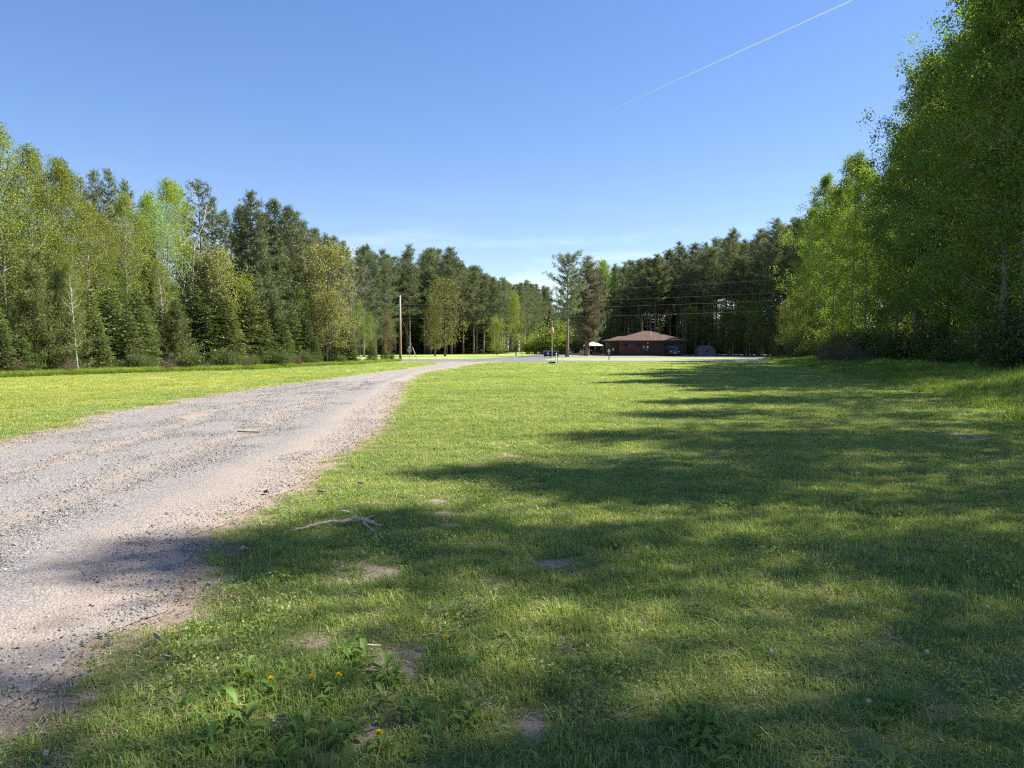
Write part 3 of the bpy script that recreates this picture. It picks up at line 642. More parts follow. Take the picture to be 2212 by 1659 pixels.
for i in range(90):        # dark young firs close the view between the trunks
    if i % 2: x = RNG.uniform(-75, -6); y = RNG.uniform(178, 215) + max(0, -x - 40) * .2
    else: f = RNG.uniform(0, 1); x = np.interp(f, [0, .3, 1], [20, 40, 90]); y = np.interp(f, [0, .3, 1], [205, 175, 140]) + RNG.uniform(0, 25)
    place(f'fir{i % 4}', x, y, RNG.uniform(5, 11), 'dark fir seen between pine trunks deep in the stand', 'tree', 'firs between the pine trunks', 'fir_tree', None, 1.7)
for i in range(70):        # broadleaf screen far behind both stands
    x = RNG.uniform(-120, 150); y = RNG.uniform(232, 275) if not 4 < x < 24 else RNG.uniform(285, 320)
    place(f'maple{i % 3}', x, y, RNG.uniform(8, 13), 'far dark green tree filling the view behind the pine trunks', 'tree', 'far trees behind the pine trunks', 'far_tree', None, 1.5, {'crown': M['shrub']})
for i in range(14):
    put(RNG.uniform(394, 520), RNG.uniform(312, 328), RNG.uniform(172, 190), f'fir{i % 4}', 'fir_tree', 'dark fir seen between pine trunks deep in the stand', 'firs between the pine trunks', None, 1.9)
for i, (px, yt, d) in enumerate([(409, 306, 168), (415, 310, 171), (421, 304, 170), (427, 312, 173), (404, 312, 171), (412, 300, 200), (419, 300, 205), (426, 303, 202)]):
    put(px, yt, d, f'fir{i % 4}', 'fir_tree', 'dark fir seen between pine trunks deep in the stand', 'firs between the pine trunks', None, 1.7)
for i in range(34):
    f = RNG.uniform(0, 1); x = np.interp(f, [0, .35, 1], [26, 46, 95]); y = np.interp(f, [0, .35, 1], [196, 172, 140]) + RNG.uniform(0, 16)
    place(f'fir{i % 4}', x, y, RNG.uniform(11, 16), 'dark fir seen between pine trunks deep in the stand', 'tree', 'firs between the pine trunks', 'fir_tree', None, 1.8)
for i in range(24):        # far end of the lane
    x = RNG.uniform(-6, 42); y = RNG.uniform(255, 330)
    place(P6[i % 6], x, y, RNG.uniform(14, 19) * (1.25 if x > 22 else 1), 'distant pine closing the far end of the park lane', 'tree', 'distant pines at the lane end', 'pine_tree')
put(567.5, 258, 121, 'lonepine', 'lone_pine', 'tall lone pine with thick bare trunk beside the dumpsters', None, None, 1.0, rz=1.0)
put(586, 259, 133, 'brownpine', 'brown_pine', 'thin brownish pine by the pale slat fence', None, None, 1.35)
put(588, 266, 134.2, 'brownpine', 'brown_pine', 'second brownish pine close behind its twin by the slat fence', None, None, 1.2, rz=2.5)
put(516, 300, 128, 'maple0', 'maple_tree', 'bright lime green maple beside the park lane entrance', None, M['lime'], .55)
put(445, 288, 128, 'maple2', 'maple_tree', 'golden leaved maple before the pine stand across the road', None, M['amber'], 1.0)
put(435, 305, 131, 'maple1', 'maple_tree', 'smaller golden budding maple beside the larger golden maple', None, M['amber'], .9)
put(497, 322, 150, 'maple1', 'maple_tree', 'pale olive sapling before the pine trunks near the lane', None, M['olive'], 1.1)
put(603, 262, 175, 'birch1', 'aspen_tree', 'light green aspen crown showing among the pines behind the canopy', None, M['aspen'], 1.0)
for px, yt, d, key, mat in [(536, 332, 175, 'shrub0', 'lime'), (548, 326, 170, 'shrub1', 'lime'), (557, 318, 165, 'shrub2', 'aspen'), (564, 326, 160, 'shrub3', 'lime'), (528, 338, 178, 'shrub1', 'aspen'), (541, 340, 168, 'shrub3', 'aspen'), (575, 335, 158, 'shrub2', 'shrub'), (582, 330, 162, 'shrub0', 'shrub')]:
    put(px, yt, d, key, 'bush', 'sunlit fresh green bush where the park lane meets the woods', 'sunlit bushes at the lane', M[mat], 1.0, 'bush', None, 'foliage')
# understorey before the stand behind the building
for i, (px, yt, d) in enumerate([(690, 312, 146), (704, 320, 142), (716, 308, 140), (728, 312, 136), (738, 318, 133), (748, 306, 131), (758, 316, 128), (768, 304, 126), (778, 312, 123), (788, 318, 118), (735, 335, 134), (762, 338, 126), (700, 338, 144), (782, 340, 120), (748, 340, 130), (720, 340, 139), (600, 330, 160), (616, 318, 158), (634, 322, 158)]):
    put(px, yt, d, f'maple{i % 3}', 'understorey_tree', 'small dark green understorey tree at the foot of the pine stand', 'understorey below the pine stand', M['shrub'] if i % 3 else M['olive'], 1.25)

# ------------------------------------------------------------------ woods beside the tall grass (right)
A4 = [f'aspen{k}' for k in range(4)]
L_ra = 'tall deep green aspen on the wood edge beside the tall grass'
L_rl = 'light green sunlit aspen at the road end of the wood beside the tall grass'
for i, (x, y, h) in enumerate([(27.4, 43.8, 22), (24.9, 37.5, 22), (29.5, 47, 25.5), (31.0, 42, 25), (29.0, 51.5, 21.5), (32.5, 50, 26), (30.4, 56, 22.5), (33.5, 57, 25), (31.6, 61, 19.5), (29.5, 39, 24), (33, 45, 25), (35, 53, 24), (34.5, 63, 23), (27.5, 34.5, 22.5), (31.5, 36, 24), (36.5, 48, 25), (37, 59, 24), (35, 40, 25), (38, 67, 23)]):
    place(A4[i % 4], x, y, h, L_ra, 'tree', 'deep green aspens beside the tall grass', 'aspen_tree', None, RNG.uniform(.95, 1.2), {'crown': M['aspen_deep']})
for i, (x, y, h) in enumerate([(32.8, 69, 18.0), (33.8, 74, 20.5), (34.4, 79.5, 18.5), (36, 86, 21.0), (38.0, 91, 18.5), (39.2, 97, 19.5), (38, 83, 22), (39, 76, 20.5), (41, 91, 20), (43.5, 98, 22), (36.8, 71, 19.5)]):
    place(A4[(i + 1) % 4], x, y, h, L_rl, 'tree', 'light green aspens beside the tall grass', 'aspen_tree', None, RNG.uniform(.95, 1.15), {'crown': M['aspen']})
# the same wood goes on beside the camera, out of frame; its shade falls on the lawn
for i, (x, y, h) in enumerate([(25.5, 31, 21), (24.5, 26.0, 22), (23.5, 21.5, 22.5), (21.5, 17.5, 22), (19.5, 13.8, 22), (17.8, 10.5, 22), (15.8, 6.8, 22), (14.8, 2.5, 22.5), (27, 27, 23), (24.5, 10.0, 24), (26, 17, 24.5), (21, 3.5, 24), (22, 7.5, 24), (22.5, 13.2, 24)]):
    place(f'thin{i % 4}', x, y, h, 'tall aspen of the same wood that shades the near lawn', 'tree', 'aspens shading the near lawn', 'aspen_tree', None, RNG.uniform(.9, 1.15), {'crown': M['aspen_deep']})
for i in range(26):
    y = RNG.uniform(36, 100); x = np.interp(y, [36, 60, 100], [36, 40, 46]) + RNG.uniform(2, 14)
    k = i % 2
    place(f'fir{i % 4}' if k else A4[i % 4], x, y, RNG.uniform(9, 15) if k else RNG.uniform(19, 23), 'dark fir deep in the wood beside the tall grass' if k else 'aspen deep in the wood beside the tall grass', 'tree', 'firs deep in the aspen wood' if k else 'aspens deep in the wood', 'fir_tree' if k else 'aspen_tree', None, 1.0, None if k else {'crown': M['aspen_deep']})
put(1000, -20, 39, 'birch1', 'birch_tree', 'yellow green birch leaning out before the deep green aspens', None, M['olive'], .85)
put(1022, -40, 37, 'birch2', 'birch_tree', 'golden green birch at the outer end of the aspen wood edge', None, M['aspen'], .8)
put(975, 200, 42.5, 'birch0', 'birch_tree', 'small olive birch below the deep green aspens', None, M['olive'], .8)
put(802, 300, 97, 'maple1', 'maple_tree', 'small russet green maple with thin trunk near the road', None, M['olive'], 1.0)
put(790, 305, 104, 'maple0', 'maple_tree', 'small olive maple close to the pale post by the road', None, M['olive'], 1.0)
put(818, 312, 88, 'maple2', 'maple_tree', 'low dark maple under the light green aspens', None, M['shrub'], 1.0)
for i in range(80):
    y = RNG.uniform(32, 96); x = np.interp(y, [32, 44, 60, 75, 96], [23.0, 26.5, 29, 31.5, 35]) + abs(RNG.normal(0, 2.5))
    place(f'shrub{i % 4}', x, y, RNG.uniform(.9, 3.8), 'dark leafy shrub under the aspens beside the tall grass', 'shrub', 'shrubs under the aspens', 'shrub')
for i, (px, yt, d) in enumerate([(832, 340, 64), (842, 338, 62), (853, 342, 60), (823, 346, 66), (866, 345, 57), (935, 352, 48), (1008, 356, 39)]):
    put(px, yt, d, f'brush{i % 2}', 'brush', 'bare brown brush at the edge of the tall grass', 'brown brush by the tall grass', M['shrub'] if i > 3 else None, 1.1, 'brush', None, 'foliage')

# ------------------------------------------------------------------ brown building
M['siding'] = plain('brown_siding', (.075, .043, .037), .8, .15, 1.5)
M['trim'] = plain('dark_trim', (.06, .035, .03), .7)
M['white'] = plain('white_paint', (.78, .78, .76), .5, .05)
M['glass'] = plain('dark_glass', (.02, .022, .028), .08, .1, spec=.8)
M['steel'] = plain('grey_steel', (.36, .37, .38), .4, .15, metal=.7)
M['black'] = plain('black_paint', (.02, .02, .022), .5)
M['wood'] = plain('weathered_wood', (.30, .24, .18), .85, .25, 8)
M['lamp_white'] = plain('white_lamp_glass', (.85, .85, .82), .3, .03)
m, t, o = nmat('roof_shingle'); M['shingle'] = m
p = wpos(t)
br = nd(t, 'ShaderNodeTexBrick'); br.inputs['Scale'].default_value = 1.0; br.inputs['Brick Width'].default_value = .9; br.inputs['Row Height'].default_value = .14; br.inputs['Mortar Size'].default_value = .012
br.inputs['Color1'].default_value = (.135, .095, .074, 1); br.inputs['Color2'].default_value = (.09, .064, .052, 1); br.inputs['Mortar'].default_value = (.09, .06, .045, 1)
sx_ = t.nodes.new('ShaderNodeSeparateXYZ'); t.links.new(p, sx_.inputs[0]); cb = t.nodes.new('ShaderNodeCombineXYZ')
t.links.new(math_(t, 'ADD', sx_.outputs['X'], math_(t, 'MULTIPLY', sx_.outputs['Y'], .73)), cb.inputs['X']); t.links.new(math_(t, 'MULTIPLY', sx_.outputs['Z'], 2.6), cb.inputs['Y'])
t.links.new(cb.outputs[0], br.inputs['Vector'])
c = mixc(t, .5, br.outputs['Color'], ramp(t, [(.3, .65), (.7, 1.4)], noise(t, 1.2, 5, .65, p)), 'MULTIPLY')
pbsdf(t, o, c, .95, spec=.1)
YH = 134.0
hb = thing('brown_building', (0, YH, 0), 'low brown building with hipped shingle roof behind the parking lot', 'building')
X0, X1 = 19.4, 31.0; WX0 = 18.0
b = MB(); b.box(X0, X1, 0, 11, 0, 2.62); b.obj('wall', M['siding'], hb)
b = MB(); b.box(WX0, X0 - .003, 1.2, 9, 0, 2.62); b.obj('wing_wall', M['siding'], hb)
def hip(mb, x0, x1, y0, y1, z0, ridge, th=.16):
    (ra, rb, rz) = ridge
    V = [(x0, y0, z0), (x1, y0, z0), (x1, y1, z0), (x0, y1, z0), (*ra, rz), (*rb, rz), (x0, y0, z0 - th), (x1, y0, z0 - th), (x1, y1, z0 - th), (x0, y1, z0 - th)]
    mb.add(V, [[(0, 1, 5, 4), (2, 3, 4, 5), (0, 6, 7, 1), (1, 7, 8, 2), (2, 8, 9, 3), (3, 9, 6, 0), (6, 9, 8, 7)], [(1, 2, 5), (3, 0, 4)]])
b = MB(); hip(b, X0 - .7, X1 + .75, -.65, 11.6, 2.78, ((24.6, 5.4), (26.0, 5.4), 4.6)); roof = b.obj('roof', M['shingle'], hb)
b = MB(); hip(b, WX0 - .65, X0 + 3.5, .55, 9.6, 2.775, ((20.0, 5.0), (22.0, 5.0), 3.62)); b.obj('wing_roof', M['shingle'], hb)
b = MB(); b.lathe([(.05, 0), (.05, .95), (.07, .96), (.07, 1.02)], 8, (25.55, 1.9, 3.45)); b.obj('vent_pipe', M['white'], roof)
b = MB(); b.lathe([(.09, 0), (.09, .25), (.16, .27), (.16, .32)], 8, (21.2, 1.3, 3.0)); b.obj('roof_vent', M['steel'], roof)
b = MB(); b.box(X0 - .68, X1 + .73, -.70, -.653, 2.60, 2.80); b.obj('fascia', M['trim'], hb)
def window(x0, x1, z0, z1, y=0):
    b = MB(); fw = .07
    b.box(x0 - fw, x1 + fw, y - .05, y - .003, z1, z1 + fw); b.box(x0 - fw, x1 + fw, y - .07, y - .003, z0 - fw, z0); b.box(x0 - fw, x0, y - .05, y - .003, z0, z1); b.box(x1, x1 + fw, y - .05, y - .003, z0, z1)
    f = b.obj('window', M['trim'], hb)
    b = MB(); b.box(x0, x1, y - .02, y - .003, z0, z1); b.obj('pane', M['glass'], f)
window(20.1, 21.0, 1.75, 2.15); window(22.45, 23.5, 1.75, 2.15); window(27.45, 29.0, 1.1, 2.2)
b = MB(); b.box(24.1, 25.05, -.05, -.003, .03, 2.1); dr = b.obj('door', M['trim'], hb)
b = MB(); b.box(24.04, 24.098, -.07, -.003, .03, 2.17); b.box(25.052, 25.11, -.07, -.003, .03, 2.17); b.box(24.098, 25.052, -.07, -.003, 2.103, 2.17); b.obj('door_frame', M['siding'], dr)
b = MB(); b.lathe([(.035, 0), (.045, .03), (.03, .06)], 8, (24.98, -.10, 1.0)); b.obj('handle', M['steel'], dr)
for nm, x, z, ww, h in (('notice', 24.35, 1.42, .3, .36), ('notice', 23.8, 1.35, .16, .3), ('notice', 24.3, 1.0, .13, .18), ('notice', 18.35, .95, .26, .42)):
    b = MB(); yy = 1.2 if x < 19 else (-.05 if x > 24.1 else 0); b.box(x, x + ww, yy - .02, yy - .004, z, z + h); b.obj(nm, M['white'], hb)
b = MB(); b.lathe([(.03, -.1), (.13, -.08), (.15, 0), (.1, .1), (.03, .13)], 10, (24.55, -.14, 2.32)); lp = b.obj('wall_lamp', M['lamp_white'], hb)
b = MB(); b.box(24.5, 24.6, -.08, -.003, 2.26, 2.38); b.obj('bracket', M['steel'], lp)
for x in (21.15, 23.62): b = MB(); b.box(x, x + .12, -.06, -.003, 1.72, 1.84); b.obj('wall_outlet', M['white'], hb)
b = MB(); b.box(X0 - .01, X1 + .01, -.03, -.003, 0, .14); b.obj('base_board', M['trim'], hb)

# ------------------------------------------------------------------ dark SUV, front towards the road
M['paint'] = plain('dark_blue_paint', (.012, .013, .017), .3, .08, spec=.5); M['rubber'] = plain('tyre_rubber', (.02, .02, .02), .85)
M['headlight'] = plain('headlight_glass', (.75, .77, .8), .12, .03, spec=.8); M['chrome'] = plain('chrome', (.7, .7, .72), .15, .04, metal=1.0)
car = thing('parked_car', (28.0, 127.2, .02), 'dark sport utility car parked before the brown building', 'car', rz=0)
def loft(mb, secs):      # sections along y: list of (y, [(x,z)...]) right half mirrored
    rings = []
    for y, pr in secs:
        ring = [(x, y, z) for x, z in pr] + [(-x, y, z) for x, z in reversed(pr)]
        rings.append(ring)
    n = len(rings[0]); V = [v for r_ in rings for v in r_]; m_ = len(rings)
    Q = [(i * n + j, i * n + (j + 1) % n, (i + 1) * n + (j + 1) % n, (i + 1) * n + j) for i in range(m_ - 1) for j in range(n)]
    mb.add(V, [Q, [list(range(n))[::-1]], [list(range((m_ - 1) * n, m_ * n))]])
b = MB()
def sec(wd, zb, zt): return [(wd * .82, zb), (wd * .97, zb + .08), (wd, (zb + zt) / 2), (wd * .96, zt - .08), (wd * .85, zt)]
loft(b, [(0, sec(.78, .34, .82)), (.06, sec(.86, .30, .93)), (.5, sec(.94, .28, 1.02)), (1.1, sec(.97, .27, 1.06)), (3.2, sec(.98, .27, 1.06)), (4.3, sec(.97, .28, 1.08)), (4.68, sec(.90, .32, 1.05))])
body = b.obj('body', M['paint'], car, True, bevel=.02)
b = MB()
def cab(wb, wt, zb, zt): return [(wb, zb), (wb * .99, zb + .05), ((wb + wt) / 2, (zb + zt) / 2), (wt, zt - .05), (wt * .9, zt)]
loft(b, [(1.05, cab(.88, .84, 1.03, 1.09)), (1.75, cab(.90, .70, 1.03, 1.68)), (2.3, cab(.90, .70, 1.03, 1.75)), (3.8, cab(.90, .70, 1.03, 1.74)), (4.35, cab(.88, .68, 1.03, 1.62)), (4.62, cab(.86, .80, 1.03, 1.12))])
b.obj('cabin', M['paint'], car, True)
b = MB(); b.add([(-.74, 1.17, 1.17), (.74, 1.17, 1.17), (.60, 1.68, 1.63), (-.60, 1.68, 1.63), (-.74, 1.22, 1.14), (.74, 1.22, 1.14), (.60, 1.73, 1.60), (-.60, 1.73, 1.60)], [[(0, 1, 2, 3), (4, 7, 6, 5), (0, 4, 5, 1), (2, 6, 7, 3), (1, 5, 6, 2), (0, 3, 7, 4)]]); b.obj('windscreen', M['glass'], car)
for s in (-1, 1):
    b = MB(); b.add([(s * .885, 1.75, 1.12), (s * .885, 3.9, 1.12), (s * .78, 3.7, 1.58), (s * .78, 2.0, 1.58), (s * .86, 1.75, 1.12), (s * .86, 3.9, 1.12), (s * .755, 3.7, 1.58), (s * .755, 2.0, 1.58)], [[(0, 1, 2, 3), (4, 7, 6, 5), (0, 4, 5, 1), (1, 5, 6, 2), (2, 6, 7, 3), (3, 7, 4, 0)]]); b.obj('side_window', M['glass'], car)
    b = MB(); b.box(min(s * .52, s * .80), max(s * .52, s * .80), -.02, .10, .70, .82); b.obj('headlight', M['headlight'], car, bevel=.02)
    b = MB(); b.box(min(s * .95, s * 1.12), max(s * .95, s * 1.12), 1.42, 1.52, 1.06, 1.22); b.obj('mirror', M['paint'], car, bevel=.02)
    b = MB(); b.tube([(s * .66, 1.9, 1.79), (s * .66, 3.8, 1.79)], .02, 6); b.obj('roof_rail', M['steel'], car)
    for yw in (.85, 3.7):
        b = MB(); pr = [(.20, -.11), (.33, -.11), (.36, -.07), (.36, .07), (.33, .11), (.20, .11)]; b.lathe(pr, 20); wh = b.obj('wheel', M['rubber'], car, True, (s * .86, yw, .345)); wh.rotation_euler = (0, math.pi / 2, 0)
        b = MB(); b.lathe([(.05, -.116), (.20, -.10), (.20, .10), (.05, .116)], 12); b.obj('rim', M['steel'], wh)
b = MB(); b.box(-.46, .46, -.03, .05, .62, .80); g_ = b.obj('grille', M['black'], car)
for k in range(3): b = MB(); b.box(-.44, .44, -.05, -.031, .64 + k * .055, .665 + k * .055); b.obj('grille_bar', M['chrome'], g_)
b = MB(); b.box(-.80, .80, -.06, .04, .36, .52); b.obj('bumper', M['black'], car, bevel=.02)
b = MB(); b.box(-.17, .17, -.075, -.062, .46, .57); b.obj('number_plate', M['white'], car)

# ------------------------------------------------------------------ small things round the lot
M['dome'] = plain('grey_sheet_metal', (.16, .165, .175), .6, .15, 2, metal=.2)
d = 134.0; dm = thing('arched_shed', (35.3, d, 0), 'small grey arched metal shed before the understorey trees', 'shed')
arc = [(1.62 * math.cos(a), .18 + 1.72 * math.sin(a)) for a in np.linspace(0, math.pi, 17)]
b = MB(); b.prism([(1.62, 0)] + arc + [(-1.62, 0)], 'y', 0, 3.2); b.obj('shell', M['dome'], dm)
for k in range(7):
    x = -1.2 + k * .4; zt = .18 + 1.72 * math.sqrt(1 - (x / 1.62) ** 2) - .05
    b = MB(); b.box(x - .03, x + .03, -.04, -.003, .02, zt); b.obj('panel_rib', M['steel'], dm)
b = MB(); b.box(-.12, .12, -.05, -.003, .75, 1.05); b.obj('hatch', M['black'], dm)

cn = thing('canopy_tent', (18.0 - 1.8, 148, 0), 'white peaked canopy tent on posts beside the brown building', 'canopy')
M['canvas'] = plain('white_canvas', (.78, .77, .74), .7, .05)
b = MB(); hw = 1.85
b.add([(-hw, -hw, 1.9), (hw, -hw, 1.9), (hw, hw, 1.9), (-hw, hw, 1.9), (-.9, -.9, 2.35), (.9, -.9, 2.35), (.9, .9, 2.35), (-.9, .9, 2.35), (0, 0, 2.72), (-hw, -hw, 1.78), (hw, -hw, 1.78), (hw, hw, 1.78), (-hw, hw, 1.78)],
      [[(0, 1, 5, 4), (1, 2, 6, 5), (2, 3, 7, 6), (3, 0, 4, 7), (0, 9, 10, 1), (1, 10, 11, 2), (2, 11, 12, 3), (3, 12, 9, 0)], [(4, 5, 8), (5, 6, 8), (6, 7, 8), (7, 4, 8)]]); b.obj('roof', M['canvas'], cn)
for sx1 in (-1, 1):
    for sy1 in (-1, 1): b = MB(); b.tube([(sx1 * 1.78, sy1 * 1.78, 0), (sx1 * 1.78, sy1 * 1.78, 1.85)], .035, 8); b.obj('post', M['steel'], cn)
M['dark_tarp'] = plain('dark_tarp', (.03, .035, .05), .7)
b = MB(); b.box(-1.6, 1.7, .9, 1.7, 0.02, .95); b.obj('side_panel', M['dark_tarp'], cn)
fc = thing('slat_fence', (XP(580, 133), 133, 0), 'short pale wooden slat fence between pine trunk and canopy tent', 'fence')
M['slat'] = plain('pale_slat', (.55, .51, .45), .8, .2, 5)
for k in range(11):
    b = MB(); x = k * .17; b.box(x - .065, x + .065, k * .06, k * .06 + .025, .05, 1.02 + .10 * math.sin(k * 1.9)); b.obj('slat', M['slat'], fc)
b = MB(); b.tube([(-.1, .05, .35), (1.8, .69, .35)], .03, 4); b.tube([(-.1, .05, .85), (1.8, .69, .85)], .03, 4); b.obj('rail', M['wood'], fc)
for x in (0, 1.7): b = MB(); b.box(x - .05, x + .05, x * .353 + .06, x * .353 + .16, 0, .98); b.obj('post', M['wood'], fc)
b = MB(); b.tube([(0, 0, 0), (0, 0, 3.9)], [.05, .035], 8)
tag(b.obj('pole', M['wood'], None, loc=(XP(595, 146), 146, 0)), 'thin pale upright pole beside the canopy tent', 'pole')
for (px, d, ln, lab) in ((571.5, 131, 1.5, 'low timber rail between lone pine and slat fence'), (592, 140, 1.6, 'low timber rail before the canopy tent')):
    tb = thing('timber_rail', (XP(px, d), d, 0), lab, 'rail')
    b = MB(); b.box(0, ln, -.15, .15, .42, .47); b.obj('rail', M['slat'], tb)
    for x in (.12, ln - .2): b = MB(); b.box(x, x + .09, -.12, .12, 0, .418); b.obj('leg', M['wood'], tb)
M['bin'] = plain('dark_bin_steel', (.025, .035, .045), .5, .2)
for px, lab, sgn in ((547.5, 'dark steel dumpster with white notice beside the lone pine', True), (554.8, 'dark steel dumpster nearest the lone pine trunk', False)):
    dd = 113.5; dp = thing('dumpster', (XP(px, dd), dd, 0), lab, 'dumpster')
    b = MB(); b.add([(-.55, 0, .16), (.55, 0, .16), (.55, .8, .16), (-.55, .8, .16), (-.6, -.05, .85), (.6, -.05, .85), (.6, .85, 1.0), (-.6, .85, 1.0)], [[(0, 3, 2, 1), (4, 5, 6, 7), (0, 1, 5, 4), (1, 2, 6, 5), (2, 3, 7, 6), (3, 0, 4, 7)]]); b.obj('bin', M['bin'], dp)
    b = MB(); b.add([(-.63, -.1, .855), (.63, -.1, .855), (.63, .88, 1.01), (-.63, .88, 1.01), (-.63, -.1, .90), (.63, -.1, .90), (.63, .88, 1.06), (-.63, .88, 1.06)], [[(0, 3, 2, 1), (4, 5, 6, 7), (0, 1, 5, 4), (1, 2, 6, 5), (2, 3, 7, 6), (3, 0, 4, 7)]]); b.obj('lid', M['black'], dp)
    for x in (-.45, .45):
        for y in (.1, .7): b = MB(); b.lathe([(.03, -.03), (.08, -.03), (.08, .03), (.03, .03)], 10); wl = b.obj('wheel', M['rubber'], dp, loc=(x, y, .08)); wl.rotation_euler = (0, math.pi / 2, 0)
    if sgn: b = MB(); b.add([(-.06, -.022, .45), (.2, -.022, .45), (.2, -.045, .75), (-.06, -.045, .75), (-.06, -.03, .45), (.2, -.03, .45), (.2, -.053, .75), (-.06, -.053, .75)], [[(0, 1, 2, 3), (4, 7, 6, 5), (0, 4, 5, 1), (2, 6, 7, 3), (1, 5, 6, 2), (0, 3, 7, 4)]]); b.obj('notice', M['white'], dp)
cd = 113.0; ct_ = thing('picnic_table', (XP(562, cd), cd + 1.5, 0), 'dark picnic table beside the dumpsters', 'table')
b = MB(); b.box(-.9, .9, -.38, .38, .72, .77); b.obj('top', M['bin'], ct_)
for s in (-1, 1):
    b = MB(); b.box(-.9, .9, s * .68 - .13, s * .68 + .13, .42, .46); b.obj('bench', M['bin'], ct_)
    b = MB(); b.tube([(s * .6, -.65, 0), (s * .6, -.2, .715)], .04, 4); b.tube([(s * .6, .65, 0), (s * .6, .2, .715)], .04, 4); b.box(s * .6 - .03, s * .6 + .03, -.75, .75, .36, .415); b.obj('trestle', M['bin'], ct_)

# flagpole with hanging flag
fx, fy = G(552, 363.8); fp = thing('flagpole', (fx, fy, 0), 'slim white flagpole standing in a dark planter box', 'flagpole')
b = MB(); b.lathe([(.03, .16), (.028, 2), (.02, 3.98)], 10); b.obj('pole', plain('pole_grey', (.5, .5, .49), .5, .05), fp)
b = MB(); b.lathe([(.005, 3.96), (.045, 4.0), (.045, 4.04), (.005, 4.08)], 10); b.obj('finial', M['steel'], fp)
b = MB()
for k in range(2): b.box(-.30 , .30, -.20 + k * .37, -.17 + k * .37, 0, .2); b.box(-.30 + k * .57, -.27 + k * .57, -.168, .168, 0, .2)
b.obj('planter_box', M['black'], fp)
b = MB(); b.box(-.268, .268, -.166, .166, 0, .165); b.obj('soil', M['duff'], fp)
m, t, o = nmat('flag_cloth'); M['flag'] = m
uu, vv = attr(t, 'fu'), attr(t, 'fv')
st_ = math_(t, 'GREATER_THAN', math_(t, 'FRACT', math_(t, 'MULTIPLY', vv, 6.5)), .5)
c = mixc(t, st_, (.55, .03, .045), (.75, .73, .70))
cant = math_(t, 'MULTIPLY', math_(t, 'LESS_THAN', uu, .4), math_(t, 'GREATER_THAN', vv, .46))
c = mixc(t, cant, c, (.03, .05, .2)); pbsdf(t, o, c, .8)
nu_, nv_ = 28, 18; V = []; fu = []; fv = []
for i in range(nu_):
    for j in range(nv_):
        a, c_ = i / (nu_ - 1), j / (nv_ - 1)
        x = .02 + .20 * a ** .8 * math.cos(a * 9) * (1.15 - .35 * c_) * (1 if i else 0); y = .10 * a * math.sin(a * 9 + c_ * 1.2)
        z = 3.62 - .5 * (1 - c_) - .28 * a * (1 - .2 * c_); V.append((x, y, z)); fu.append(a); fv.append(c_)
fq = [(i * nv_ + j, (i + 1) * nv_ + j, (i + 1) * nv_ + j + 1, i * nv_ + j + 1) for i in range(nu_ - 1) for j in range(nv_ - 1)]
fl = link('flag', mesh('flag', V, [fq], M['flag'], smooth=True, attrs={'fu': fu, 'fv': fv}), None, (fx, fy, 0))
tag(fl, 'red and white striped flag hanging limp on the flagpole', 'flag')
wx, wy = G(555.6, 364.6); wp_ = thing('well_post', (wx + .06, wy + .1, 0), 'short white post with grey cap beside the flagpole planter', 'post')
b = MB(); b.lathe([(.065, 0), (.065, .26)], 10); b.lathe([(.045, .262), (.045, .45)], 8); b.lathe([(.065, .452), (.065, .84)], 10); b.obj('post', M['white'], wp_)
b = MB(); b.lathe([(.075, .843), (.075, 1.0), (.04, 1.04)], 10); b.obj('cap', M['steel'], wp_)
b = MB(); b.tube([(.13, .03, 0), (.13, .03, .95)], .018, 6); b.tube([(.05, .02, .7), (.13, .03, .7)], .012, 4); b.obj('stake', M['black'], wp_)
# mailbox
mx, my = G(609, 359.9); mb_ = thing('mailbox', (mx, my, 0), 'white mailbox on a dark post beside the road', 'mailbox')
b = MB(); b.box(-.05, .05, -.05, .05, 0, .98); b.obj('post', M['dark_bark'], mb_)
b = MB(); b.prism([(-.13, .98), (.13, .98), (.13, 1.15), (.09, 1.24), (0, 1.27), (-.09, 1.24), (-.13, 1.15)], 'y', -.3, .3); bx_ = b.obj('box', M['white'], mb_)
b = MB(); b.box(-.12, .12, -.32, -.303, 1.0, 1.2); b.obj('door', M['steel'], bx_)
b = MB(); b.box(-.1, .1, -.25, .2, .72, .9); b.obj('paper_tube', M['steel'], mb_)
def post(name, px, py, h, r, mat, label, cat='post'):
    x, y = G(px, py); b = MB(); b.lathe([(r, 0), (r, h - r), (r * .6, h)], 8)
    return tag(b.obj(name, M[mat], None, loc=(x, y, 0)), label, cat)
post('marker_stake', 514, 360, .4, .04, 'white', 'short white marker stake in the grass strip by the road')
post('sign_post', 522, 357.4, 2.4, .035, 'black', 'thin dark metal post beside the park lane')
post('wooden_post', 805.7, 358, 1.5, .06, 'slat', 'pale upright post at the road end of the aspen wood')
post('grey_post', 729.5, 355.6, 1.6, .08, 'steel', 'thick grey post standing on the lot before the pine trunks')
# stop sign seen from behind
sx2, sy2 = G(409.5, 358.7); ss = thing('stop_sign', (sx2, sy2, 0), 'octagonal road sign seen from its grey back by the junction', 'sign')
b = MB(); b.tube([(0, 0, 0), (0, 0, 1.62)], .035, 6); b.obj('post', M['steel'], ss)
b = MB(); b.prism([(.33 * math.cos(R(22.5 + 45 * k)), 1.13 + .33 * math.sin(R(22.5 + 45 * k))) for k in range(8)], 'y', .04, .05); b.obj('plate', plain('bare_sign_back', (.33, .34, .36), .45, .08, metal=.4), ss)
b = MB(); b.box(-.17, .17, .04, .055, 1.52, 1.68); b.obj('name_plate', M['white'], ss)

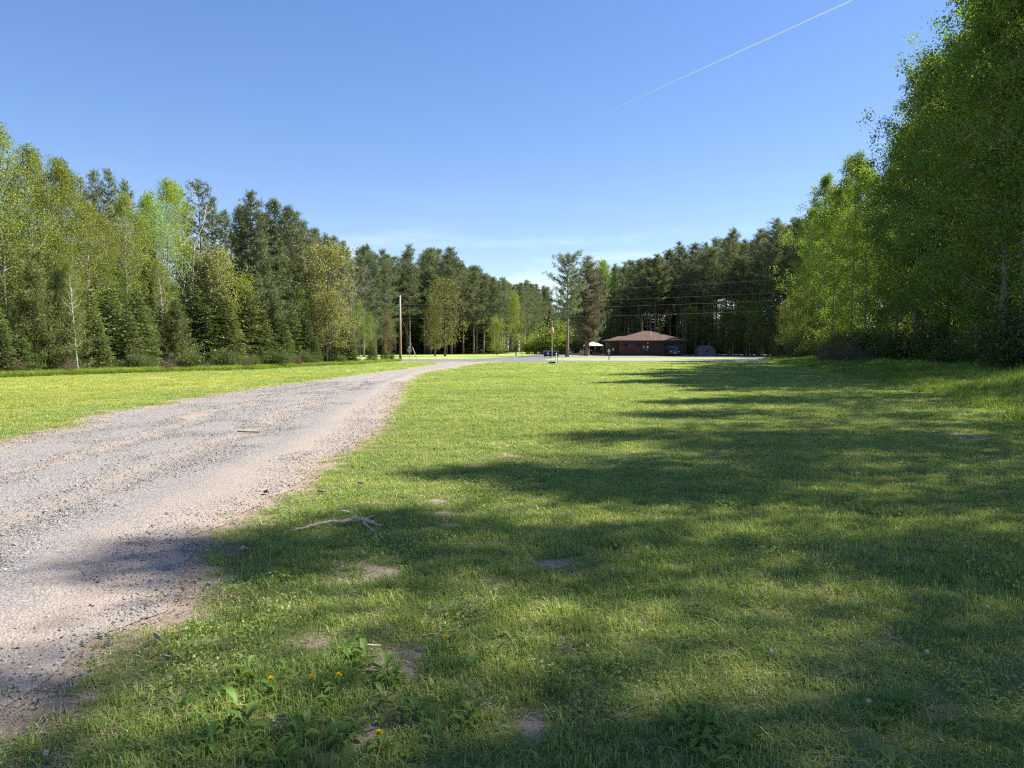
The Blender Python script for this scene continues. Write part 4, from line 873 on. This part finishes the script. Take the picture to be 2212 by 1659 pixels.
# ------------------------------------------------------------------ utility poles and wires
def pole(x, y, h, label, arms=False):
    u_ = thing('utility_pole', (x, y, 0), label, 'utility pole')
    b = MB(); b.lathe([(.16, 0), (.15, .8), (.10, h)], 12); b.obj('pole', M['poleW'], u_, True)
    for z in (h - .12, h - 1.05):
        b = MB(); b.lathe([(.03, -.07), (.05, -.04), (.03, -.01), (.05, .03), (.03, .06)], 8, (0, -.16, z)); b.obj('insulator', M['white'], u_)
    return u_
m, t, o = nmat('pole_wood'); M['poleW'] = m
c = ramp(t, [(.3, (.17, .10, .06)), (.7, (.33, .21, .13))], noise(t, 6, 5, .65, mapv(t, opos(t), (1, 1, .08))))
sz = t.nodes.new('ShaderNodeSeparateXYZ'); t.links.new(opos(t), sz.inputs[0])
c = mixc(t, ramp(t, [(.35, 0.0), (.65, .8)], math_(t, 'DIVIDE', sz.outputs['Z'], 7.5)), c, (.36, .31, .26)); pbsdf(t, o, c, .9)
PX, PY = G(400.5, 361); PH = ZP(295.7, PY)
up_ = pole(PX, PY, PH, 'weathered brown wooden utility pole beside the road junction')
gx2, gy2 = G(417.3, 360)
gw = thing('guy_wire', (gx2, gy2, 0), 'guy wire with pale yellow guard bracing the utility pole', 'guy wire')
top = np.array([PX - gx2, PY - gy2, PH * .72]); b = MB(); b.tube([np.zeros(3), top], .012, 5); b.obj('wire', M['steel'], gw)
M['guard'] = plain('yellow_guard', (.70, .66, .38), .5, .08)
f0 = top / np.linalg.norm(top); b = MB(); b.tube([f0 * .05, f0 * 2.4], .045, 8); b.obj('guard', M['guard'], gw)
LPX, LPY, LPH = -31.0, 33.0, 9.0
pole(LPX, LPY, LPH, 'wooden utility pole carrying the wires on past the wood edge')
RPX, RPY, RPH = 66.0, 88.0, 12.5
pole(RPX, RPY, RPH, 'wooden utility pole hidden among trees at the wires far end')
M['wire'] = plain('wire_metal', (.16, .165, .17), .6, .05)
def wire(a, b_, sag, label, group):
    a = np.array(a); b_ = np.array(b_); s = np.linspace(0, 1, 33)
    p_ = a + np.outer(s, b_ - a); p_[:, 2] -= sag * 4 * s * (1 - s)
    b = MB(); b.tube(p_, .006, 4); tag(b.obj('power_wire', M['wire'], None), label, 'wire', group)
for k, (za, zb) in enumerate(((PH - .12, LPH - .1), (PH - 1.05, LPH - 1.25))):
    wire((PX, PY - .16, za), (LPX, LPY, zb), .55, ('upper' if k == 0 else 'lower') + ' thin wire running from utility pole along the drive side wood', None)
for k, (za, zb) in enumerate(((PH - .12, RPH - .1), (PH - 1.05, RPH - 2.1), (PH - 1.7, RPH - 3.2), (PH - 2.6, RPH - 4.6))):
    wire((PX, PY + .16, za), (RPX, RPY, zb), .7, 'thin wire crossing before the pine stand behind the building', 'wires crossing to the far pole')

# ------------------------------------------------------------------ contrail
m, t, o = nmat('contrail_ice'); M['contrail'] = m
d_ = nd(t, 'ShaderNodeBsdfDiffuse'); d_.inputs['Color'].default_value = (.80, .84, 1.0, 1); tp = nd(t, 'ShaderNodeBsdfTransparent')
ms = nd(t, 'ShaderNodeMixShader'); dens = math_(t, 'MULTIPLY', attr(t, 'tint'), ramp(t, [(.3, .75), (.7, 1.0)], noise(t, .0012, 3, .5, wpos(t))))
t.links.new(dens, ms.inputs['Fac']); t.links.new(tp.outputs[0], ms.inputs[1]); t.links.new(d_.outputs[0], ms.inputs[2]); t.links.new(ms.outputs[0], o.inputs['Surface'])
def skyp(px, py, z):
    x, y = (px - CX) / F, (CY - py) / F; c, s = math.cos(PITCH), math.sin(PITCH); dd = np.array([x, c + y * s, -s + y * c]); return dd * ((z - CH) / dd[2]) + (0, 0, CH)
pa, pb = skyp(572, 128, 3000), skyp(1010, -72, 3000); s = np.linspace(0, 1, 41); b = MB(); b.tube(pa + np.outer(s, pb - pa), 5 + 2.5 * s, 10)
me = b.mesh('contrail', M['contrail'], True, tint=np.repeat(np.clip(s * 1.8, 0, 1) ** .7 * .48 + .02, 10))
tag(link('contrail', me), 'thin straight white contrail across the blue sky', 'contrail')

# ------------------------------------------------------------------ scattered stuff: grass, gravel (geometry-node instances)
def gn_scatter(name, pts, rot, scl, vid, protos, label):
    me = bpy.data.meshes.new(name); me.vertices.add(len(pts)); me.vertices.foreach_set('co', np.asarray(pts, np.float32).ravel())
    for an, ty, dat, fld in (('rot', 'FLOAT_VECTOR', rot, 'vector'), ('scl', 'FLOAT_VECTOR', scl, 'vector'), ('vid', 'INT', vid, 'value')):
        a = me.attributes.new(an, ty, 'POINT'); a.data.foreach_set(fld, np.asarray(dat, np.int32 if ty == 'INT' else np.float32).ravel())
    o = link(name, me); tag(o, label, None, None, 'stuff')
    cl = bpy.data.collections.new(name + '_source')
    for i, p_ in enumerate(protos): cl.objects.link(bpy.data.objects.new(f'{name}_piece_{i:02d}', p_))
    g = bpy.data.node_groups.new(name, 'GeometryNodeTree')
    g.interface.new_socket('Geometry', in_out='INPUT', socket_type='NodeSocketGeometry'); g.interface.new_socket('Geometry', in_out='OUTPUT', socket_type='NodeSocketGeometry')
    gi = g.nodes.new('NodeGroupInput'); go = g.nodes.new('NodeGroupOutput'); iop = g.nodes.new('GeometryNodeInstanceOnPoints')
    ci = g.nodes.new('GeometryNodeCollectionInfo'); ci.inputs['Collection'].default_value = cl; ci.inputs['Separate Children'].default_value = True; ci.inputs['Reset Children'].default_value = True
    def na(n, ty):
        x = g.nodes.new('GeometryNodeInputNamedAttribute'); x.data_type = ty; x.inputs['Name'].default_value = n; return x.outputs['Attribute']
    iop.inputs['Pick Instance'].default_value = True
    g.links.new(gi.outputs[0], iop.inputs['Points']); g.links.new(ci.outputs[0], iop.inputs['Instance']); g.links.new(na('vid', 'INT'), iop.inputs['Instance Index'])
    g.links.new(na('rot', 'FLOAT_VECTOR'), iop.inputs['Rotation']); g.links.new(na('scl', 'FLOAT_VECTOR'), iop.inputs['Scale'])
    g.links.new(iop.outputs[0], go.inputs[0])
    md = o.modifiers.new('scatter', 'NODES'); md.node_group = g
    return o

# grass blade material: same ground colours, a little translucent
def grassmat(name, longg=False):
    m, t, o = nmat(name); p = wpos(t)
    c = lawn_color(t, p, False)
    if longg: c = ramp(t, [(.3, (.14, .235, .035)), (.7, (.27, .37, .065))], noise(t, .8, 3, .6, p))
    tv = attr(t, 'tint')
    c = mixc(t, .9, c, ramp(t, [(0, (.62, .72, .6)), (.5, (1, 1, 1)), (.86, (1.35, 1.25, 1.1)), (.92, (1.9, 1.5, 1.6)), (1, (2.2, 1.75, 1.9))], tv), 'MULTIPLY')
    d = nd(t, 'ShaderNodeBsdfDiffuse'); tr = nd(t, 'ShaderNodeBsdfTranslucent'); gl = nd(t, 'ShaderNodeBsdfGlossy', Roughness=.45)
    t.links.new(c, d.inputs['Color']); t.links.new(mixc(t, 1.0, c, (1.3, 1.2, .7), 'MULTIPLY'), tr.inputs['Color'])
    m1 = nd(t, 'ShaderNodeMixShader', Fac=.42); t.links.new(d.outputs[0], m1.inputs[1]); t.links.new(tr.outputs[0], m1.inputs[2])
    m2 = nd(t, 'ShaderNodeMixShader', Fac=.035); t.links.new(m1.outputs[0], m2.inputs[1]); t.links.new(gl.outputs[0], m2.inputs[2]); t.links.new(m2.outputs[0], o.inputs['Surface'])
    return m
M['blade'] = grassmat('grass_blade'); M['tallblade'] = grassmat('tall_grass_blade', True)
def tuft(seed, nb, rad, h, wd, mat, lay=.55):
    r = np.random.default_rng(seed); a = r.uniform(0, 6.28, nb); rr = rad * np.sqrt(r.uniform(0, 1, nb))
    b0 = np.stack([rr * np.cos(a), rr * np.sin(a), np.full(nb, -.004)], 1)
    la = r.uniform(0, 6.28, nb); ln = np.abs(r.normal(0, lay, nb)); H = h * r.uniform(.5, 1.25, nb)
    dr = np.stack([np.cos(la), np.sin(la), np.zeros(nb)], 1); sd = np.stack([-np.sin(la + r.normal(0, .6, nb)), np.cos(la), np.zeros(nb)], 1)
    W = (wd * r.uniform(.7, 1.3, nb))[:, None]
    md = b0 + dr * (H * ln * .35)[:, None] + np.stack([0 * H, 0 * H, H * .6], 1); tp = b0 + dr * (H * ln)[:, None] + np.stack([0 * H, 0 * H, H * (1 - .25 * np.minimum(ln, 1.5))], 1)
    V = np.stack([b0 - sd * W / 2, b0 + sd * W / 2, md - sd * W * .45, md + sd * W * .45, tp], 1).reshape(-1, 3); i = np.arange(nb) * 5
    return mesh('tuft', V, [np.stack([i, i + 1, i + 3, i + 2], 1), np.stack([i + 2, i + 3, i + 4], 1)], mat, tint=np.repeat(r.uniform(0, 1, nb), 5))
def clover(seed, nl, rad, size, mat):
    r = np.random.default_rng(seed); C = np.stack([r.normal(0, rad, nl), r.normal(0, rad, nl), r.uniform(.015, .05, nl)], 1)
    D = np.stack([r.normal(size=nl), r.normal(size=nl), r.normal(0, .3, nl)], 1)
    V, Fq, k = leaves(C, D, size * r.uniform(.6, 1.4, nl), r, .7, .12)
    return mesh('clover', V, [Fq], mat, tint=np.repeat(r.uniform(0, .85, nl), k))
tufts = [tuft(200 + k, 40, .08, .044, .0038, M['blade'], .75) for k in range(5)] + [tuft(210 + k, 26, .06, .07, .004, M['blade'], .9) for k in range(2)] + [clover(220 + k, 20, .045, .019, M['blade']) for k in range(2)]
M['straw'] = leafmat('dry_straw', [(0, (.20, .15, .085)), (.5, (.34, .27, .16)), (1, (.5, .43, .29))], .2, 1.0)
tufts += [tuft(240 + k, 26, .10, .02, .0035, M['straw'], 4.5) for k in range(2)]
g_ = np.random.default_rng(99)
P_, S_, I_ = [], [], []
TGY, TGX = [12, 16, 22, 27.5, 39.5, 59, 75, 96], [9.5, 11.2, 13.7, 15.2, 18.9, 23.4, 27.5, 33]
for (d0, d1, den, hs_, ws_) in [(1.2, 5, 270, 1.0, 1.0), (5, 9, 210, 1.0, 1.1), (9, 16, 110, 1.05, 1.5), (16, 28, 50, 1.1, 2.2), (28, 46, 22, 1.15, 3.2), (46, 76, 7, 1.2, 5.0)]:
    wmax = .74 * d1 + 2.5; n = int(den * (d1 - d0) * 2 * wmax)
    x = g_.uniform(-wmax, wmax, n); y = g_.uniform(d0, d1, n)
    k = np.abs(x) < .74 * y + 2.0
    x, y = x[k], y[k]; b_ = bareness(x, y)
    k = g_.uniform(0, 1, len(x)) > np.clip(b_ * 1.25 - .1, 0, 1 - .12 * (b_ < .98)); k &= ~(x > np.interp(y, TGY, TGX) + 1.5)
    x, y = x[k], y[k]; n = len(x)
    hv = .62 + .75 * vn(x, y, .55, 3) * (.55 + .9 * vn(x, y, 2.3, 4)); z = g_.uniform(.8, 1.2, n)
    thin = 1 - .4 * bareness(x, y)
    P_.append(np.stack([x, y, np.zeros(n)], 1)); S_.append(np.stack([ws_ * z, ws_ * z, hs_ * hv * z * thin], 1))
    cl = (vn(x, y, 1.6, 5) > .62) & (y < 18) & (g_.uniform(0, 1, n) < .5)
    bb_ = bareness(x, y); st_w = ((bb_ > .12) & (g_.uniform(0, 1, n) < .55)) | (g_.uniform(0, 1, n) < .11)
    I_.append(np.where(st_w, g_.integers(9, 11, n), np.where(cl, g_.integers(7, 9, n), np.where(g_.uniform(0, 1, n) < .12, g_.integers(5, 7, n), g_.integers(0, 5, n)))))
P_ = np.concatenate(P_); S_ = np.concatenate(S_); I_ = np.concatenate(I_); n = len(P_); print('tufts', n)
gn_scatter('lawn_grass', P_, np.stack([g_.normal(0, .08, n), g_.normal(0, .08, n), g_.uniform(0, 6.28, n)], 1), S_, I_, tufts, 'short green mown grass blades over the lawn')
# tall grass margin
tall = [tuft(230 + k, 30, .16, .5, .009, M['tallblade'], .45) for k in range(4)]
n = 70000; y = 12 + 84 * g_.uniform(0, 1, n) ** 1.5; xe = np.interp(y, TGY, TGX); x = xe + g_.uniform(-1.0, 1, n) ** 3 * 1.5 + g_.uniform(0, 1, n) * np.interp(y, [12, 30, 60, 96], [14, 12, 8, 5])
k = (x < .74 * y + 3) & (g_.uniform(0, 1, n) < np.clip((x - xe + .8) / 1.2, .1, 1) * np.clip(1.5 - (x - xe) / 14, .4, 1)) & (vn(x, y, .6, 8) > .22)
x, y, xe = x[k], y[k], xe[k]; n = len(x); hv = np.clip(.45 + (x - xe) * .16, .35, 1.1) * (.55 + .8 * vn(x, y, .9, 6)) * g_.uniform(.7, 1.25, n); wv = np.where(y > 40, 1.6, 1.0)
gn_scatter('tall_grass', np.stack([x, y, np.zeros(n)], 1), np.stack([g_.normal(0, .1, n), g_.normal(0, .1, n), g_.uniform(0, 6.28, n)], 1), np.stack([wv, wv, hv], 1), g_.integers(0, 4, n), tall, 'uncut tall grass along the aspen wood edge')
# rough grass at the foot of the drive side wood
n = 9000; pxs = g_.uniform(-60, 400, n); dd = np.interp(pxs, [-60, 0, 256, 360, 400], [35, 38.2, 52.2, 68.2, 83]) + np.abs(g_.normal(0, 1.0, n)) - .4; x = (pxs - CX) / F * dd
gn_scatter('rough_grass', np.stack([x, dd, np.zeros(n)], 1), np.stack([g_.normal(0, .1, n), g_.normal(0, .1, n), g_.uniform(0, 6.28, n)], 1), np.stack([np.full(n, 1.5), np.full(n, 1.5), g_.uniform(.2, .75, n)], 1), g_.integers(0, 4, n), tall, 'rough uncut grass at the foot of the drive side wood')

# gravel stones
m, t, o = nmat('stone'); M['stone'] = m
oi = t.nodes.new('ShaderNodeObjectInfo').outputs['Random']
c = ramp(t, [(0, (.07, .063, .06)), (.3, (.15, .138, .13)), (.6, (.25, .235, .22)), (.9, (.37, .35, .325)), (1, (.26, .18, .15))], oi)
c = mixc(t, .5, c, ramp(t, [(.3, .7), (.7, 1.3)], noise(t, 60, 3, .6, wpos(t))), 'MULTIPLY'); pbsdf(t, o, c, .9)
def stone(seed):
    r = np.random.default_rng(seed); ph = (1 + 5 ** .5) / 2
    V = np.array([(-1, ph, 0), (1, ph, 0), (-1, -ph, 0), (1, -ph, 0), (0, -1, ph), (0, 1, ph), (0, -1, -ph), (0, 1, -ph), (ph, 0, -1), (ph, 0, 1), (-ph, 0, -1), (-ph, 0, 1)]) / 1.9
    Fc = [(0, 11, 5), (0, 5, 1), (0, 1, 7), (0, 7, 10), (0, 10, 11), (1, 5, 9), (5, 11, 4), (11, 10, 2), (10, 7, 6), (7, 1, 8), (3, 9, 4), (3, 4, 2), (3, 2, 6), (3, 6, 8), (3, 8, 9), (4, 9, 5), (2, 4, 11), (6, 2, 10), (8, 6, 7), (9, 8, 1)]
    V = V * r.uniform(.75, 1.2, (12, 1)) * np.array([1, r.uniform(.6, 1), r.uniform(.45, .75)]) * .5
    return mesh('stone', V, [Fc], M['stone'])
stones = [stone(300 + k) for k in range(6)]
P_, S_ = [], []
for (d0, d1, den, smin, smax) in [(1.5, 8, 1700, .006, .022), (8, 16, 1000, .009, .024), (16, 34, 260, .014, .036), (1.5, 16, 24, .022, .042)]:
    n = int(den * (d1 - d0) * 7.5); y = g_.uniform(d0, d1, n); u = g_.uniform(-.03, 1.03, n); xl, xr = XL(y), XR(y); x = xl + (xr - xl) * u
    un = u + (vn(x, y, .7, 9) - .5) * .12
    dn = .35 + .65 * (1 - np.exp(-((un - .33) / .05) ** 2) - np.exp(-((un - .62) / .05) ** 2)) * (1 - np.exp(-((un - 1) / .10) ** 2) * .75) * (1 - np.exp(-((un) / .1) ** 2) * .6) + .4 * np.exp(-((un - .83) / .03) ** 2)
    k = (g_.uniform(0, 1, n) < dn * (.35 + .9 * vn(x, y, 2.2, 10))) & (x > -.74 * y - 2)
    x, y = x[k], y[k]; n = len(x); sz_ = smin + (smax - smin) * g_.uniform(0, 1, n) ** 2.2
    uu_ = (x - XL(y)) / (XR(y) - XL(y)); zz_ = .008 + .014 * np.sin(np.pi * np.clip(uu_, 0, 1)) ** .6
    P_.append(np.stack([x, y, zz_ + sz_ * .12], 1)); S_.append(np.repeat(sz_[:, None], 3, 1))
P_ = np.concatenate(P_); S_ = np.concatenate(S_); n = len(P_); print('stones', n)
gn_scatter('gravel_stones', P_, np.stack([g_.normal(0, .3, n), g_.normal(0, .3, n), g_.uniform(0, 6.28, n)], 1), S_, g_.integers(0, 6, n), stones, 'loose grey gravel stones on the drive')

# ------------------------------------------------------------------ things lying on the lawn
M['dead_wood'] = bark('dead_wood', (.36, .26, .17), (.60, .50, .37), (.13, .09, .06), .8)
def gp(pts, zs): return [(*G2(a, b_), z) for (a, b_), z in zip(pts, zs)]
fb = thing('fallen_branch', (*G2(740, 1141), 0), 'forked dead branch lying on the lawn near the gravel drive', 'branch')
bx0, by0 = G2(740, 1141)
def rel(P): return [(x - bx0, y - by0, z) for x, y, z in P]
main = rel(gp([(615, 1159), (650, 1152), (690, 1143), (715, 1139), (740, 1140), (765, 1136), (790, 1138), (806, 1141)], [.03, .045, .05, .055, .05, .07, .06, .05]))
br_ = np.random.default_rng(31); mt = np.array(main); tt = np.linspace(0, len(mt) - 1, 44)
mp_ = np.stack([np.interp(tt, np.arange(len(mt)), mt[:, c]) for c in range(3)], 1) + br_.normal(0, .0035, (44, 3))
mr_ = np.interp(tt, np.arange(len(mt)), [.006, .009, .012, .0135, .0145, .021, .019, .011]) * br_.uniform(.82, 1.22, 44)
b = MB(); b.tube(mp_, mr_, 9); b.obj('limb', M['dead_wood'], fb, False)
for k in range(7):          # small snapped side twigs
    q0 = mp_[6 + 5 * k]; e_ = q0 + np.array([br_.normal(0, .06), br_.normal(0, .06), br_.uniform(-.01, .04)])
    b = MB(); b.tube([q0, (q0 + e_) / 2 + br_.normal(0, .006, 3), e_], [.005, .004, .002], 5); b.obj('twig', M['dead_wood'], fb)
for pts, zs, rr in (([(795, 1140), (805, 1135), (818, 1130)], [.06, .07, .08], [.014, .012, .008]), ([(800, 1141), (825, 1145), (850, 1150)], [.05, .035, .04], [.012, .009, .004]), ([(785, 1141), (805, 1155), (830, 1173)], [.05, .04, .03], [.011, .008, .004]), ([(808, 1157), (813, 1166), (815, 1176)], [.04, .035, .02], [.006, .005, .003])):
    b = MB(); b.tube(rel(gp(pts, zs)), rr, 6); b.obj('twig', M['dark_bark'] if zs[0] == .06 else M['dead_wood'], fb, True)
def chip(px, py, ln, wd, ang, col, label, cat='wood chip', name='wood_chip', tilt=.2, th=.012):
    x, y = G2(px, py); b = MB(); r = np.random.default_rng(int(px)); n = 6
    po = [(ln / 2 * math.cos(a) * r.uniform(.8, 1.1), wd / 2 * math.sin(a) * r.uniform(.8, 1.15)) for a in np.linspace(0, 2 * math.pi, 9)[:-1]]
    b.prism(po, 'z', -th / 2, th / 2); o = b.obj(name, col, None, loc=(x, y, .03 + abs(math.sin(tilt)) * ln * .42)); o.rotation_euler = (r.normal(0, .15), tilt, ang); tag(o, label, cat); return o
M['pale_chip'] = plain('pale_wood', (.55, .48, .38), .8, .2, 30); M['paper'] = plain('pale_leaf', (.42, .40, .33), .7, .2, 20)
chip(525, 1203, .15, .03, 2.0, M['pale_chip'], 'split pale wood sliver near the edge of the drive', tilt=.5)
chip(531, 1200, .12, .025, 2.1, M['dead_wood'], 'brown wood sliver lying against a paler sliver', tilt=.4)
chip(745, 1113, .10, .025, .3, M['pale_chip'], 'small pale chip behind the fallen branch')
chip(340, 1395, .075, .035, 1.2, M['paper'], 'pale dry leaf standing on edge beside the drive', 'dry leaf', 'dry_leaf', .9, .004)
chip(362, 1437, .07, .035, 1.5, M['paper'], 'curled whitish leaf near the drive edge', 'dry leaf', 'dry_leaf', .6, .004)
chip(805, 1408, .11, .018, .25, M['paper'], 'long pale grey dry leaf by the bare soil', 'dry leaf', 'dry_leaf', .15, .004)
chip(575, 1070, .09, .05, 2.2, M['dark_bark'], 'dark bark chunk where drive meets lawn', 'bark', 'bark_chunk', .4, .018)
chip(780, 1050, .09, .04, .5, M['dark_bark'], 'dark bark chunk on the sunlit lawn edge', 'bark', 'bark_chunk', .2, .018)
chip(695, 1068, .09, .05, .1, M['dark_bark'], 'flat dark clump on the lawn between drive and shade', 'bark', 'bark_chunk', .15, .018)
chip(540, 937, .42, .03, .05, M['dark_bark'], 'thin dark stick lying on the gravel drive', 'stick', 'stick', .03, .02)
chip(395, 907, .22, .07, .2, M['paper'], 'pale scrap lying on far shoulder of the drive', 'scrap', 'scrap', .05, .01)
# dandelions
M['petal'] = plain('yellow_petal', (.82, .64, .03), .6, .1, 40); M['stem'] = plain('green_stem', (.16, .22, .06), .7)
M['weed'] = leafmat('weed_leaf', [(0, (.08, .15, .025)), (.5, (.13, .22, .04)), (1, (.20, .30, .065))], .38, 1.1, .015, .25, .015)
m, t, o = nmat('seed_fluff'); M['fluff'] = m
dd_ = nd(t, 'ShaderNodeBsdfDiffuse'); dd_.inputs['Color'].default_value = (.72, .70, .62, 1); tt_ = nd(t, 'ShaderNodeBsdfTranslucent'); tt_.inputs['Color'].default_value = (.72, .70, .62, 1); mm = nd(t, 'ShaderNodeMixShader', Fac=.5)
t.links.new(dd_.outputs[0], mm.inputs[1]); t.links.new(tt_.outputs[0], mm.inputs[2]); t.links.new(mm.outputs[0], o.inputs['Surface'])
def broadleaf(seed, L_, W_, arch):
    r = np.random.default_rng(seed); n = 7; V = []; Fs = []
    for i in range(n):
        s = i / (n - 1); wv_ = W_ * math.sin(math.pi * min(1, s * .86 + .10)) ** .8 * (.25 + .75 * min(1, s * 2.2)) * (0.05 if i == n - 1 else 1); z = arch * math.sin(s * 2.2) * L_; c = r.normal(0, .004)
        V += [(s * L_, c - wv_ / 2, z + .25 * wv_), (s * L_, c, z), (s * L_, c + wv_ / 2, z + .25 * wv_)]
    for i in range(n - 1):
        for j in range(2): Fs.append((i * 3 + j, (i + 1) * 3 + j, (i + 1) * 3 + j + 1, i * 3 + j + 1))
    return mesh('leaf', V, [Fs], M['weed'], tint=np.full(len(V), r.uniform(0, 1)), smooth=True)
LV = [broadleaf(400 + k, .13 + .015 * k, .045 + .004 * k, .35 + .08 * (k % 3)) for k in range(6)]
def petals():
    r = np.random.default_rng(5); n = 70; a = r.uniform(0, 6.28, n); e = r.uniform(.15, 1.2, n)
    D = np.stack([np.cos(a) * np.cos(e), np.sin(a) * np.cos(e), np.sin(e)], 1)
    V, Fq, k = leaves(np.zeros((n, 3)), D, np.full(n, .021), r, .3, .05); return mesh('flower_head', V, [Fq], M['petal'])
def fluff():
    r = np.random.default_rng(6); n = 150; D = unit(r.normal(size=(n, 3))); V, Ft, k = needles(D * .004, D, np.full(n, .024), np.full(n, .0018), r)
    V2, F2, k2 = leaves(D * .021, unit(r.normal(size=(n, 3))), np.full(n, .008), r, .5, 0.1)
    return mesh('seed_head', np.concatenate([V, V2]), [Ft, F2 + len(V)], M['fluff'])
b = MB(); b.tube([(0, 0, 0), (.01, .004, .05), (.012, .008, .10)], [.0028, .0025, .0022], 6); STEM = b.mesh('stem', M['stem'], True)
PET, FLF = petals(), fluff()
def dandelion(px, py, kind, label, group, s=1.0):
    x, y = G2(px, py); r = np.random.default_rng(int(px * 7 + py))
    o = thing('dandelion', (x, y - .02, 0), label, 'dandelion', group, r.uniform(0, 6.28), s)
    h = r.uniform(.5, .85) if kind == 'y' else r.uniform(.8, 1.15)
    st = link('stem', STEM, o); st.scale = (1, 1, h)
    hd = link('flower_head' if kind == 'y' else 'seed_head', PET if kind == 'y' else FLF, o, (.012, .008, .10 * h))
    if y < 7:
        for k in range(4):
            lf = link('leaf', LV[(k + int(px)) % 6], o, (0, 0, .005), k * 1.57 + r.normal(0, .3), .6)
    return o
for px, py, lab in [(595, 1490, 'yellow dandelion among broad weed leaves'), (678, 1485, 'yellow dandelion at the edge of the bare soil'), (740, 1490, 'yellow dandelion on the bare soil patch'), (828, 1617, 'yellow dandelion in front of the bare soil patch'), (962, 1405, 'small yellow dandelion in plain grass beyond the bare soil')]:
    dandelion(px, py, 'y', lab, None, 1.0)
for px, py in [(372, 1478, ), (428, 1398), (1585, 1540), (1205, 1025), (755, 1170), (2130, 1320), (1860, 1085), (1935, 1150), (2080, 1190), (1690, 1095), (1600, 1010), (1450, 1050), (1140, 1010), (2020, 1050), (1700, 950), (1800, 980), (1560, 925), (1925, 985), (1330, 1185), (105, 1645), (1660, 1420), (1395, 1190), (2000, 1420), (1870, 1530), (1270, 1410), (2110, 1085), (1500, 955), (1620, 900), (1750, 905), (1880, 900), (1990, 930), (1420, 990), (2150, 1000), (1840, 1030), (2190, 1240)]:
    dandelion(px, py, 's', 'white dandelion seed head standing above the lawn', 'dandelion seed heads on the lawn', .42)
WD = np.random.default_rng(17)
spots = [(520, 1455), (560, 1475), (600, 1510), (640, 1470), (480, 1500), (680, 1520), (720, 1530), (765, 1425), (790, 1440), (740, 1410), (700, 1480), (760, 1470), (850, 1480), (640, 1600), (580, 1580), (530, 1560), (700, 1610), (460, 1610), (760, 1590), (860, 1560), (830, 1520), (900, 1540), (940, 1600), (620, 1640), (540, 1640), (420, 1560), (880, 1640), (1000, 1560), (1040, 1420), (1090, 1440), (1500, 1600), (1540, 1590), (1480, 1620), (1460, 1560), (1520, 1570), (1900, 1570), (1940, 1540), (1570, 1620), (1640, 1600), (300, 1620)]
spots += [(px + WD.normal(0, 26), py + WD.normal(0, 20)) for px, py in spots if py < 1630]
for i, (px, py) in enumerate(spots):
    x, y = G2(px + WD.normal(0, 6), py + WD.normal(0, 6)); s_ = WD.uniform(.32, .58)
    lab = ('broadleaf weed rosette around the bare soil patch', 'broadleaf weeds around the bare soil') if px < 1200 else ('broadleaf weed clump in the grass well away from the bare soil', 'broadleaf weeds away from the bare soil')
    o = thing('broadleaf_weed', (x, y, 0), lab[0], 'weed', lab[1], WD.uniform(0, 6.28), s_)
    for k in range(int(WD.integers(5, 9))):
        lf = link('leaf', LV[int(WD.integers(0, 6))], o, (0, 0, .006), k * 2.4 + WD.normal(0, .3), WD.uniform(.7, 1.15)); lf.rotation_euler[1] = WD.uniform(-.25, .25)
# ------------------------------------------------------------------ look-alikes in short rows are told apart by counting from a landmark
ORD = 'nearest second-nearest third-nearest fourth-nearest fifth-nearest sixth-nearest seventh-nearest eighth-nearest ninth-nearest tenth-nearest eleventh-nearest twelfth-nearest thirteenth-nearest fourteenth-nearest fifteenth-nearest sixteenth-nearest seventeenth-nearest eighteenth-nearest nineteenth-nearest'.split()
def count_off(group, xy, what, base):
    os_ = sorted((o for o in sc.objects if o.get('group') == group), key=lambda o: (o.location.x - xy[0]) ** 2 + (o.location.y - xy[1]) ** 2)
    for o, w_ in zip(os_, ORD): o['label'] = f'{base}, {w_} the {what}'
count_off('young aspens along the drive', (PX, PY), 'utility pole', 'yellow green young aspen at the drive side wood edge')
count_off('budding birches along the drive', (PX, PY), 'utility pole', 'olive budding birch at the drive side wood edge')
count_off('feathery young pines along the drive', (PX, PY), 'utility pole', 'feathery young white pine at the drive side wood edge')
count_off('light green aspens beside the tall grass', (XP(805.7, 107), 107), 'pale post by the road', 'light green sunlit aspen')
count_off('deep green aspens beside the tall grass', (XP(805.7, 107), 107), 'pale post by the road', 'tall deep green aspen')
count_off('brown brush by the tall grass', (XP(805.7, 107), 107), 'pale post by the road', 'bare brown brush beside the tall grass')
count_off('sunlit bushes at the lane', (XP(567.5, 121), 121), 'lone pine', 'sunlit green bush where the park lane meets the woods')
print('objects', len(sc.objects))
